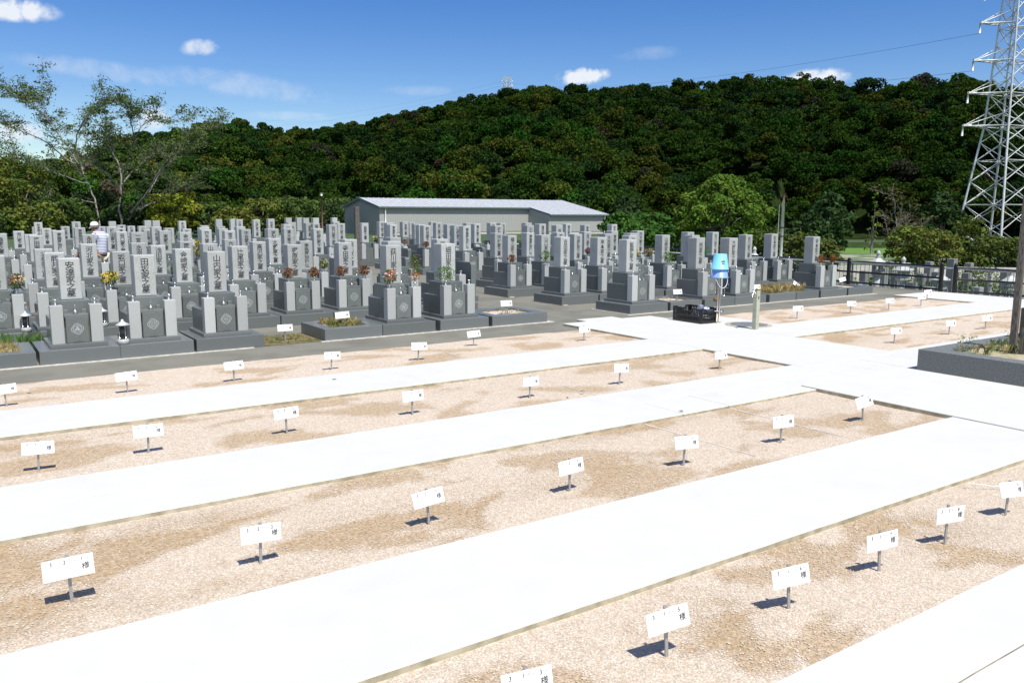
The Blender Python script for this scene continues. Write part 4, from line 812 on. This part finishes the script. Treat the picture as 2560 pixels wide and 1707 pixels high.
zA, zB_, zC = at(2490,551,PD).z, at(2500,321,PD).z, at(2500,0,PD).z
def r_big(z):
    s = PD/FPX
    if z < zB_: return (46+ (81-46)*(zB_-z)/(zB_-zA))*s
    return max(12, 46-(46-28)*(z-zB_)/(zC-zB_))*s
rt = (rightv*math.cos(R(6))+fwdv*math.sin(R(6)))
bl = [z0+(zB_-z0)*q_ for q_ in (0,.2,.4,.58,.74,.88,1)]+[zB_+(zlev[1]-zB_)*.5*i for i in range(1,15)]
rb = math.atan2(rightv.y, rightv.x)
pyl, tips = pylon(pb.x, pb.y, z0, zT, r_big, [(z, l_) for z, l_ in zip(zlev, (6.7,6.3,5.9,5.3,5.0,4.8,4.5))], [rt], 'tall pale lattice steel pylon with cross arms at the right edge', rb+R(68), bl, .19, 8)
fb = at(1268, 250, 430); ft = at(1267, 191, 430)
_, tips2 = pylon(fb.x, fb.y, fb.z, ft.z, lambda z: 1.5+1.6*max(0,(ft.z-z))/(ft.z-fb.z)*1.2, [(ft.z-1.5-2.2*i, 2.6) for i in range(3)], [rightv], 'tiny distant pylon on the forested ridge', .8, [fb.z+(ft.z-fb.z)*i/7 for i in range(8)], .16, 4)
def cable(a_, b_, sag, label):
    P = [a_.lerp(b_, i/24)-Vector((0,0,sag*4*(i/24)*(1-i/24))) for i in range(25)]; tag(MB().tube(P, .02, 4).build('power_cable', M['black_paint']), label, 'cable', 'thin power cables crossing the sky')
cable(tips[6], tips2[0], 5, 'thin power cable across the sky from the fourth pylon arm'); cable(tips[4], tips2[2], 5, 'thin power cable across the sky from the third pylon arm'); cable(tips[2], tips2[4], 4, 'thin power cable just above the ridge from the second pylon arm')
cable(tips2[0], at(560, 305, 700), 6, 'faint cable from the distant pylon down to the left, upper'); cable(tips2[2], at(560, 318, 700), 6, 'faint cable from the distant pylon down to the left, lower')
# ------------------------------------------------------------------ far terrain with the wooded hill
RIDGE = [(-900,470),(-300,440),(0,425),(120,415),(230,405),(300,372),(420,335),(560,318),(640,315),(720,325),(800,318),(870,308),(950,292),(1080,270),(1150,252),(1230,240),(1300,222),(1400,218),(1480,222),(1560,210),(1650,216),(1700,200),(1800,206),(1900,196),(1970,184),(2050,204),(2150,212),(2250,208),(2330,214),(2420,234),(2480,250),(2560,268),(2900,300),(3600,360)]
_rx = [r_[0] for r_ in RIDGE]; _ry = [r_[1] for r_ in RIDGE]
FW = math.atan2(fwdv.y, fwdv.x)
def dirxy(xp):
    th = math.atan((xp-1280)/FPX); a = FW-th; return math.cos(a), math.sin(a)
def hill_h(x, y):
    r = math.hypot(x, y); th = FW-math.atan2(y, x); th = (th+math.pi) % (2*math.pi)-math.pi
    if abs(th) > 1.2: return -3.0
    xp = 1280+FPX*math.tan(max(-1.05,min(1.05,th))); ry = float(np.interp(xp, _rx, _ry)); Dr = 330+60*math.sin(xp/500.0)
    hr = 2.1+(536-ry)/FPX*Dr/1.0-12.4
    r0 = 128+22*math.sin(xp/260.0)+ (30 if xp > 1950 else 0)
    f = (r-r0)/(Dr-r0)
    if f <= 0: return -3.0
    if f > 1: return hr-(r-Dr)*.25 if hr-(r-Dr)*.25 > -3 else -3.0
    s_ = f*f*(3-2*f)*.45+f*.55
    n_ = math.sin(x*.045+y*.02)*math.cos(y*.05-x*.013)*4.0+math.sin(x*.11)*math.sin(y*.09)*1.5
    return -3+(hr+3)*s_+n_*min(1,f*3)*(1-f)*1.6
vs, fs = [], []; NR, NT = 70, 130
rr_ = [18*(1.085**i) for i in range(NR)]
for i in range(NR):
    for j in range(NT):
        a = 2*math.pi*j/NT; r = rr_[i]; x, y = r*math.cos(a), r*math.sin(a); vs.append((x, y, (lambda h: -3.0 if h < -2.95 else h-7)(hill_h(x, y)) if r > 110 else -3.9 if r < 100 else -3.0))
for i in range(NR-1):
    for j in range(NT): j2 = (j+1) % NT; fs.append((i*NT+j, i*NT+j2, (i+1)*NT+j2, (i+1)*NT+j))
fs.append(tuple(range(NT-1,-1,-1)))
# finer hill sheet in view
tag(MB().add(vs, fs, 0, True).build('terrain', M['grass_ground']), kind='structure')
vs, fs = [], []; NA, NB = 150, 50
for i in range(NA):
    th = -1.05+2.1*i/(NA-1)
    for j in range(NB):
        r = 112+330*j/(NB-1); a = FW-th; x, y = r*math.cos(a), r*math.sin(a); h = hill_h(x, y); vs.append((x, y, h+.25 if h > -2.9 else -3.4))
for i in range(NA-1):
    for j in range(NB-1): fs.append((i*NB+j, (i+1)*NB+j, (i+1)*NB+j+1, i*NB+j+1))
tag(MB().add(vs, fs, 0, True).build('hill', M['terrain']), kind='structure')
# rice field and banks at the foot of the hill
def patch(pxs, dn, df, z, mt, nm):
    P = [at(pxs[0],600,dn), at(pxs[1],600,dn), at(pxs[1],600,df), at(pxs[0],600,df)]; P = [Vector((p.x,p.y,0)) for p in P]
    o = MB().add([(p.x,p.y,z) for p in P]+[(p.x,p.y,z-1.2) for p in P], [(0,1,2,3),(0,4,5,1),(1,5,6,2),(2,6,7,3),(3,7,4,0)]).build(nm, M[mt]); return tag(o, kind='structure')
patch((1950,2290), 88, 112, -2.35, 'rice', 'field'); patch((1900,2420), 113, 124, -1.6, 'grass_ground', 'bank'); patch((2330,2750), 118, 150, -1.6, 'grass_ground', 'bank')
# forest: one mass far away, ridge trees a little more open
def forest():
    TP, TN, TS, TC = [], [], [], []
    kinds = [(.026,.060,.010),(.036,.076,.012),(.019,.046,.012),(.048,.074,.012),(.070,.090,.016),(.056,.050,.026),(.043,.046,.028),(.028,.088,.013)]
    wts = np.array([.30,.24,.2,.12,.06,.012,.018,.05]); wts /= wts.sum(); cnt = 0
    for _ in range(5600):
        xp = RNG.uniform(-420, 2980); th = math.atan((xp-1280)/FPX); u = RNG.random(); Dr = 330+60*math.sin(xp/500.0); r = math.sqrt(u*((Dr+6)**2-118**2)+118**2)
        a = FW-th; x, y = r*math.cos(a), r*math.sin(a); h = hill_h(x, y)
        if h < -2.2: continue
        if RNG.random() > .9: continue
        ry = float(np.interp(xp, _rx, _ry)); py = px((x,y,h+7))[1]
        ridge = r > 300+40*math.sin(xp/500.0)
        s = 2.1+3.0*RNG.random()**1.3*(1.0 if not ridge else .9); H = s*RNG.uniform(1.4, 2.3); k = RNG.choice(8, p=wts); base = np.array(kinds[k])
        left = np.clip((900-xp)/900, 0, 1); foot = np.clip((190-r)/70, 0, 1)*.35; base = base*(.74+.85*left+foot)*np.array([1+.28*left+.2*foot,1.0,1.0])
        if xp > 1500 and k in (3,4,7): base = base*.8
        lobes = []; nl = RNG.integers(6, 12)
        for q_ in range(nl):
            an = RNG.random()*6.283; rr = s*.62*math.sqrt(RNG.random()); lz = h+H*(.55+.45*RNG.random())-rr*.35; lr = s*RNG.uniform(.26,.50)
            lobes.append(((x+rr*math.cos(an), y+rr*math.sin(an), lz), (lr, lr, lr*.75)))
        P, Nn, I = lobes_leaves(lobes, 26 if r > 200 else 44, .26, up=.35, nnoise=1.0)
        # keep only what the near half of the sky-facing crown needs
        keep = (P[:,0]-x)*math.cos(a)+(P[:,1]-y)*math.sin(a) < s*.45; P, Nn = P[keep], Nn[keep]
        n = len(P); cnt += 1
        TP.append(P); TN.append(Nn); TS.append(np.full(n, .15+r*.0007)*RNG.uniform(.7,1.25,n)); lobev = RNG.normal(1,.08,size=(20,1))[I[keep] % 20]
        TC.append(np.clip(vary(base, n, .22, .08)*lobev, .004, .6))
    P = np.concatenate(TP); print('forest trees', cnt, 'leaves', len(P))
    o = link('forest', leaf_mesh('forest', P, np.concatenate(TN), np.concatenate(TS), np.concatenate(TC), M['leaf_far'], .7)); tag(o, 'dark green forest covering the hillside behind the cemetery', 'forest', kind='stuff')
forest()
# ------------------------------------------------------------------ single trees
def limb(mb, p0, p1, r0, r1, wob=.06, n=6, seg=7):
    p0, p1 = Vector(p0), Vector(p1); L_ = (p1-p0).length; P = [p0.lerp(p1, i/n)+Vector(RNG.normal(0, wob*L_*.3*math.sin(math.pi*i/n), 3)) for i in range(n+1)]
    mb.tube(P, [r0+(r1-r0)*i/n for i in range(n+1)], seg); return P
def tree(name, loc, h, w, base, label, cat='tree', group=None, nl=16, dens=60, leaf=.10, shape='round', trunk=.12, low=.25, amt=.25, second=None, jit=.2, bark='bark', lsz=1.0):
    t = empty(name, loc); tag(t, label, cat, group); lobes = []
    for q_ in range(nl):
        u = (q_+.5)/nl
        zc = h*(low+(1-low)*(.1+.8*u)); prof = {'round': math.sin(math.pi*min(1,max(.12,u*.85+.12))), 'cone': 1-.75*u, 'wide': .55+.45*math.sin(math.pi*u)}[shape]
        an = q_*2.4+RNG.random(); rr = w*.5*prof*((.35+.55*RNG.random()) if lsz == 1 else (.55+.40*RNG.random())); lr = w*.5*RNG.uniform(.30,.46)*(.6+.4*prof)*lsz
        lobes.append(((rr*math.cos(an), rr*math.sin(an), zc), (lr, lr, lr*(.55 if shape=='wide' else .72))))
    P, Nn, I = lobes_leaves(lobes, dens, jit); n = len(P); c = vary(base, n, amt, .10)
    if second is not None: f = (RNG.random((n,1)) < (.10+.4*(P[:,2:3]/h))*.6); c = np.where(f, vary(second, n, .2, .1), c)
    link('crown', leaf_mesh('crown', P, Nn, leaf*RNG.uniform(.7,1.3,n), c*RNG.normal(1,.12,size=(40,1))[I % 40], M['leaf'], .6), t)
    mb = MB(); top = (0,0,h*.55); mb.tube([(0,0,-.3),(.02*h*.2,0,h*.25),top], [trunk,trunk*.8,trunk*.5], 8)
    for (c_, r_) in lobes[::(2 if lsz == 1 else 6)]: limb(mb, (0,0,h*RNG.uniform(.15,.5)), c_, trunk*.4, trunk*.12, .1, 4, 5)
    mb.build('trunk', M[bark], t); return t
def tree_at(xp, ytop, dep, z0, wpx, **k):
    p = at(xp, ytop, dep); h = p.z-z0; w = wpx*dep/FPX; return tree(k.pop('name','leafy_tree'), (p.x,p.y,z0), h, w, **k)
GL = 'leafy trees and bushes behind the tombstones'
YG, MG, DG = (.125,.155,.028), (.07,.115,.025), (.04,.072,.02)
BT_ = [(-60,420,62,190,YG,'yellow green tree behind the tombs at the left edge'),(55,400,66,170,YG,'tall yellow green tree at the left edge of the treeline'),(150,488,60,150,MG,'green bush left of the walking man'),(235,470,64,140,DG,'dark green bush behind the walking man'),(330,500,60,150,DG,'dark bush right of the walking man below the bare tree'),
       (430,478,60,150,(.20,.23,.025),'bright yellow green bush right of the bare tree'),(520,500,62,130,MG,'mid green bush in the treeline behind the left block'),(585,512,59,110,(.13,.15,.03),'olive bush in the treeline behind the left block'),(655,490,62,130,YG,'yellowish bush left of the slim brown pole'),(735,486,64,140,MG,'green bush just left of the slim pole'),
       (800,500,70,120,DG,'dark bush behind the slim brown pole'),(855,490,78,120,MG,'green tree beside the left gable of the shed'),(90,500,56,120,YG,'low yellow bush in front of the tall left tree'),(-10,520,56,110,MG,'low green bush at the far left edge')]
for x, y, d_, w_, c_, lb in BT_: tree_at(x, y, d_, .25, w_, base=c_, label=lb, group=GL, nl=46, dens=150, leaf=.125, shape='wide', low=.02, trunk=.10, lsz=.7)
tree_at(1812, 418, 48, -1.3, 250, name='maple_tree', base=(.09,.175,.02), second=(.13,.18,.03), label='large domed green maple right of the shed', nl=130, dens=300, leaf=.10, shape='round', low=.06, trunk=.16, jit=.12, lsz=.52)
HB = 'vine covered bushes beside the shed'
for x, y, d_, w_, lb in ((1560,528,56,110,'bright green vine covered bush right beside the shed'),(1640,532,54,120,'vine covered bush between the shed bush and the maple'),(1700,545,53,90,'low green bush at the left foot of the maple'),(1600,560,50,120,'low bush in front of the vine covered bushes')):
    tree_at(x, y, d_, -1.3 if x > 1650 else .0, w_, name='bush', base=(.05,.125,.02), label=lb, cat='bush', group=HB, nl=26, dens=170, leaf=.13, shape='wide', low=.03, trunk=.05)
RB = 'bushes beyond the fence at right'
for x, y, d_, w_, c_, lb in ((1930,560,44,110,(.07,.10,.022),'dark green bush at the right foot of the maple'),(2000,572,40,110,(.085,.11,.025),'olive bush behind the utility pole'),(2060,590,41,100,(.075,.10,.022),'low bush behind the last tombstone'),
      (2275,556,47,120,(.115,.15,.025),'yellow green maple bush left of the pylon base'),(2350,566,45,130,(.10,.14,.025),'maple bush with an orange tinge in front of the pylon'),(2430,532,47,110,(.09,.13,.022),'tallest maple bush in front of the pylon legs'),(2500,585,44,130,(.085,.115,.025),'green maple bush left of the timber post'),(2590,590,43,120,(.075,.105,.022),'green maple bush at the right edge')):
    tree_at(x, y, d_, -1.3 if d_ < 46 else -1.6, w_, name='maple_bush' if x > 2200 else 'bush', base=c_, second=(.17,.12,.03) if 'orange' in lb else None, label=lb, cat='bush', group=RB, nl=30, dens=230, leaf=.10, shape='wide', low=.03, trunk=.06)
tree_at(2190, 462, 70, -3, 46, name='slender_tree', base=(.13,.20,.03), label='slender sparse vine draped tree before the dark forest', nl=16, dens=60, leaf=.15, shape='cone', low=.15, trunk=.09, jit=.3)
for x, y, d_, w_, lb in ((2075,470,96,130,'dark rounded tree at the left of the green field'),(2030,520,92,110,'dark bushy tree near the green field'),(2360,470,105,110,'dark tree left of the pylon legs'),(1440,500,92,150,'dark tree behind the right end of the shed'),(1560,486,96,150,'dark tree behind the vine covered bushes')):
    tree_at(x, y, d_, -3, w_, base=(.035,.07,.02), label=lb, group='dark trees at the foot of the hill', nl=26, dens=45, leaf=.28, shape='round', low=.05, trunk=.15)
for x, y, d_, w_, lb in ((2335,694,30,60,'small shrub among the old tombstones, leftmost'),(2412,690,29.5,70,'small shrub among the old tombstones, middle'),(2130,690,33,60,'small shrub beside the first old tombstones'),(2285,690,31,70,'rounded shrub between the old lanterns'),(2460,690,30.5,80,'rounded shrub before the pale low wall'),(2200,690,38,110,'broad shrub behind the tallest old lantern'),(2500,700,29,60,'small shrub among the old tombstones, rightmost'),(2250,655,36,110,'wide shrub behind the old tombstones, left'),(2450,665,36,120,'wide shrub behind the old tombstones, right')):
    tree_at(x, y, d_, -1.3, w_, name='shrub', base=(.07,.12,.02), label=lb, cat='shrub', group='shrubs on the lower terrace', nl=16, dens=300, leaf=.05, shape='wide', low=.03, trunk=.03)
# bare and sparse trees drawn limb by limb
def limbs_tree(name, base, spec, leaves, label, r0=.14, bark='bark_pale', leafsize=.10, twigs=3, dep=58, zb=.3, cat='tree', lcol=(.105,.15,.045), nleaf=27, wsc=1.15, tl=.9, side=.75):
    p0 = at(base[0], base[1], dep); p0.z = zb; t = empty(name, p0); tag(t, label, cat); mb = MB(); LP = []
    for path, rad, dd in spec:
        rad *= .78
        if name == 'bare_tree': path = [(x, y if y > 430 else 430-(430-y)*.80) for x, y in path]
        P = [at(x, y, dep+dd*(i/(max(1,len(path)-1))))-p0 for i, (x, y) in enumerate(path)]
        Q = []
        for i in range(len(P)-1):
            for k_ in range(4): Q.append(P[i].lerp(P[i+1], k_/4)+Vector(RNG.normal(0,.035,3)))
        Q.append(P[-1]); n = len(Q); mb.tube(Q, [rad*(1-.82*i/(n-1)) for i in range(n)], 6)
        main = [(Q, rad, .35)]
        # side branches curving up and outward
        for i in range(int(n*.3), n-1, 2):
            if RNG.random() < side:
                d = (Q[i]-Q[i-1]).normalized(); v = d*.9+Vector(RNG.normal(0,.55,3)); v.z = abs(v.z)*.5+.15; v.normalize(); ln = RNG.uniform(1.2,2.8)*tl; q0 = Q[i]; B = [q0]
                for _ in range(6): v = (v+Vector(RNG.normal(0,.16,3))+Vector((0,0,.05))).normalized(); q0 = q0+v*ln/6; B.append(q0)
                rb_ = max(.014, rad*(1-.82*i/(n-1))*.45); mb.tube(B, [rb_*(1-.7*k_/6) for k_ in range(7)], 5); main.append((B, rb_, .3))
        for Bq, rr0, st in main:
            nn = len(Bq)
            for i in range(max(1,int(nn*st)), nn):
                for q_ in range(twigs):
                    d = (Bq[i]-Bq[i-1]).normalized(); v = d*.7+Vector(RNG.normal(0,.5,3)); v.z = v.z*.4+.22; v.normalize(); ln = RNG.uniform(.35,.95)*tl; e = Bq[i]+v*ln
                    mid = Bq[i].lerp(e,.5)+Vector(RNG.normal(0,.05,3)); mb.tube([Bq[i], mid, e], [.011,.009,.005], 3, cap=False); LP.append((e, i/nn)); LP.append((mid, i/nn*.8))
    mb.build('trunk', M[bark], t)
    P, N_ = [], []
    for e, u in LP:
        k_ = int(nleaf*(max(0,u-.25)/.75)**1.5*RNG.uniform(.1,1.5))
        for _ in range(k_): P.append([e.x+RNG.normal(0,.20*wsc), e.y+RNG.normal(0,.20*wsc), e.z+RNG.normal(0,.05*wsc)]); v = RNG.normal(size=3)*.7+np.array([0,0,1]); N_.append(v/np.linalg.norm(v))
    if P: link('foliage', leaf_mesh('foliage', np.array(P), np.array(N_), leafsize*RNG.uniform(.6,1.3,len(P)), vary(lcol, len(P), .25), M['leaf'], .4), t)
    return t
limbs_tree('bare_tree', (305,560), [
  ([(305,565),(298,510),(304,455),(296,405),(280,365),(262,320),(266,270),(262,215)], .10, 3), ([(302,480),(285,455),(262,430),(235,395),(250,350),(240,330)], .10, -3), ([(304,462),(330,430),(352,405),(380,378),(392,365)], .09, 2), ([(318,540),(345,510),(375,478),(400,430),(430,395),(455,360),(480,330),(510,300),(545,292)], .075, 5),
  ([(330,530),(360,490),(385,455),(410,405),(440,372),(470,340),(485,322)], .10, -4), ([(318,552),(350,520),(385,500),(420,478),(470,450)], .09, 4), ([(345,525),(400,500),(450,470),(480,455)], .06, 6), ([(304,455),(320,400),(335,340),(330,290),(322,250),(318,225)], .07, -5), ([(335,340),(345,300),(380,262),(420,275)], .05, -3)],
  None, 'broad spreading tree with pale bare limbs and thin foliage behind the tombs', .2)
limbs_tree('bare_tree', (235,565), [
  ([(250,570),(240,510),(222,460),(200,410),(168,350),(120,270),(90,235),(60,205),(10,190)], .085, 4), ([(222,460),(200,455),(160,440),(110,420),(60,395),(0,350),(-40,330)], .07, -4), ([(200,410),(170,395),(120,340),(70,310),(30,290),(8,268)], .08, 5), ([(205,420),(185,360),(195,300),(220,250),(245,225),(290,198)], .09, -3), ([(168,350),(140,290),(100,240),(70,200),(60,190)], .05, 2),
  ([(240,510),(200,500),(160,520),(110,490)], .07, 2), ([(190,380),(215,340),(205,280),(225,240)], .05, 4), ([(120,270),(110,230),(95,195)], .04, 0), ([(150,440),(90,400),(30,380),(-20,370)], .06, 3)],
  None, 'leaning twin of the spreading tree reaching over the left edge', .16, dep=61)
limbs_tree('bare_bush', (2245,640), [([(2245,640),(2242,580),(2238,520),(2232,478)], .05, 1), ([(2248,635),(2262,580),(2275,520)], .045, -1), ([(2240,635),(2222,590),(2210,540)], .04, 2), ([(2250,630),(2285,590),(2300,560)], .035, -2), ([(2243,620),(2250,560),(2255,500)], .035, 0)],
  None, 'leafless brownish bush before the forest, left of the maple bushes', .05, bark='bark', dep=58, zb=-3, cat='bush', lcol=(.12,.10,.04), nleaf=7, tl=.7)
# ------------------------------------------------------------------ the walking man
MP = at(249, 600, 22.3); mz = gz(MP.y)
man = empty('person', (MP.x, MP.y, mz)); fdir = -rightv*.97+fwdv*.24; man.rotation_euler = (0,0,math.atan2(fdir.y, fdir.x))
tag(man, 'man in white cap, striped shirt and beige trousers walking left between the tombs', 'person')
def skin(name, V, E, Rr, mt, parent, sub=2, root=0):
    me = bpy.data.meshes.new(name); me.from_pydata(V, E, []); o = bpy.data.objects.new(name, me); COL.objects.link(o)
    o.modifiers.new('s', 'SKIN'); sk = me.skin_vertices[0].data
    for i, r in enumerate(Rr): sk[i].radius = (r, r) if isinstance(r, (int, float)) else r
    sk[root].use_root = True; o.modifiers.new('u', 'SUBSURF').levels = sub; o.modifiers['u'].render_levels = sub
    dg = bpy.context.evaluated_depsgraph_get(); m2 = bpy.data.meshes.new_from_object(o.evaluated_get(dg)); bpy.data.objects.remove(o)
    m2.materials.clear(); m2.materials.append(mt)
    for p in m2.polygons: p.use_smooth = True; p.material_index = 0
    m2.name = name; return link(name, m2, parent)
M['skin'] = mat('skin', (.36,.17,.10), .6)
V = [(0,0,.90),(-.02,0,1.08),(-.02,0,1.25),(.03,0,1.40),(.075,0,1.455),(.12,0,1.50),(.150,0,1.565),(.145,0,1.615)]
E = [(i,i+1) for i in range(7)]; Rr = [.13,.12,.13,.10,.058,.062,.088,.075]
def add(p, parent_, r): V.append(p); E.append((parent_, len(V)-1)); Rr.append(r); return len(V)-1
for s_ in (-1,1):
    h_ = add((0,.09*s_,.84),0,.085); k_ = add((.05 if s_>0 else -.03,.10*s_,.47),h_,.062); a_ = add((-.02 if s_>0 else -.16,.10*s_,.09),k_,.042); add((.10 if s_>0 else -.05,.105*s_,.035),a_,.036)
    sh = add((.0,.17*s_,1.38),3,.058); el = add((.0 if s_>0 else -.02,.215*s_,1.11),sh,.042); wr = add((.14,.19*s_,.92),el,.028); pl = add((.18,.18*s_,.875),wr,.030)
    for f_, (dx, dz, L_) in enumerate(((.030,-.006,.045),(.034,-.02,.052),(.030,-.034,.050),(.020,-.042,.040))):
        m_ = add((.18+dx*.8,.18*s_+(.018-.012*f_)*s_,.868+dz*.8),pl,.0085); n_ = add((.18+dx+.012,.18*s_+(.018-.012*f_)*s_-.006*s_,.868+dz-.022),m_,.0078)
    m_ = add((.20,.18*s_-.026*s_,.885),pl,.0095)
add((.245,0,1.560),6,.016); add((.218,0,1.515),5,.026)     # nose, chin
body = skin('body', V, E, Rr, M['skin'], man, 2)
# ears, eyes
MB().lathe([(.006,-.028),(.018,-.01),(.02,.012),(.008,.03)], 10, (.130,.088,1.565)).build('ear', M['skin'], man); MB().lathe([(.006,-.028),(.018,-.01),(.02,.012),(.008,.03)], 10, (.130,-.088,1.565)).build('ear', M['skin'], man)
for s_ in (-1,1): MB().lathe([(.001,-.006),(.007,0),(.001,.006)], 8, (.232,.030*s_,1.585)).build('eye', M['ink'], man)
MB().box(.219,.236,-.024,.024,1.535,1.539).build('mouth', mat('lips', (.22,.08,.06)), man)
hv = MB(); hv.lathe([(.094,-.03),(.096,0),(.092,.03)], 18, (.118,0,1.575)); hv.build('hair', mat('grey hair', (.12,.11,.105), .9), man)
# shirt
mtS = mat('striped cotton', (.8,.82,.88), .9); nt = mtS.node_tree; tcn = nt.nodes.new('ShaderNodeTexCoord'); sp_ = nt.nodes.new('ShaderNodeSeparateXYZ'); nt.links.new(tcn.outputs['Object'], sp_.inputs[0])
m1 = nt.nodes.new('ShaderNodeMath'); m1.operation = 'MULTIPLY'; m1.inputs[1].default_value = 1/.041; nt.links.new(sp_.outputs[2], m1.inputs[0]); m2_ = nt.nodes.new('ShaderNodeMath'); m2_.operation = 'FRACT'; nt.links.new(m1.outputs[0], m2_.inputs[0])
m3 = nt.nodes.new('ShaderNodeMath'); m3.operation = 'GREATER_THAN'; m3.inputs[1].default_value = .58; nt.links.new(m2_.outputs[0], m3.inputs[0]); mxn = nt.nodes.new('ShaderNodeMixRGB'); mxn.inputs[1].default_value = (.78,.80,.86,1); mxn.inputs[2].default_value = (.13,.17,.36,1); nt.links.new(m3.outputs[0], mxn.inputs[0]); nt.links.new(mxn.outputs[0], nt.nodes['Principled BSDF'].inputs['Base Color'])
Vs = [(0,0,.83),(-.01,0,.95),(-.025,0,1.10),(-.025,0,1.26),(.01,0,1.38),(.06,0,1.445),(.0,.17,1.385),(.0,.215,1.20),(.0,-.17,1.385),(.0,-.215,1.20)]
skin('shirt', Vs, [(0,1),(1,2),(2,3),(3,4),(4,5),(4,6),(6,7),(4,8),(8,9)], [(.155,.19),(.15,.185),(.15,.18),(.155,.185),(.125,.16),.075,.082,.072,.082,.072], mtS, man, 2)
mtP = noisy('beige cotton', (.50,.44,.33), (.66,.60,.47), 7, .9, .3)
skin('trousers', [(0,0,.90),(0,.09,.80),(.05,.10,.47),(-.01,.10,.12),(0,-.09,.80),(-.03,-.10,.47),(-.15,-.10,.14)], [(0,1),(1,2),(2,3),(0,4),(4,5),(5,6)], [(.145,.165),.115,.092,.082,.115,.092,.082], mtP, man, 2)
for nm, y_, x_ in (('shoe',.105,-.02),('shoe',-.105,-.17)):
    mb = MB().lathe([(.05,0),(.052,.03),(.035,.075),(.02,.085)], 14); me = mb.mesh('shoe', mat('dark shoe', (.05,.045,.04), .6))
    for v in me.vertices: v.co.x = v.co.x*2.5+.06
    link('shoe', me, man, (x_, y_, .0))
cap = MB().lathe([(.102,0),(.104,.03),(.098,.07),(.075,.105),(.04,.122),(.001,.127)], 24); cm = cap.mesh('cap', mat('white cap cotton', (.86,.86,.86), .9)); co = link('cap', cm, man, (.128,0,1.598), (0,R(9),0)); 
vs = []
for k in range(13):
    a = R(-62+124*k/12); vs += [(.098*math.cos(a), .098*math.sin(a), .008), ((.098+.088*math.cos(a*1.15))*math.cos(a*.92), (.10)*math.sin(a), -.012-.02*math.cos(a))]
vs2 = [(x,y,z-.008) for x,y,z in vs]; n = len(vs); f1 = [(2*k,2*k+1,2*k+3,2*k+2) for k in range(12)]; MB().add(vs+vs2, f1+[tuple(n+q_ for q_ in reversed(f)) for f in f1]+[(2*k+1,n+2*k+1,n+2*k+3,2*k+3) for k in range(12)]).build('visor', cm.materials[0], co)
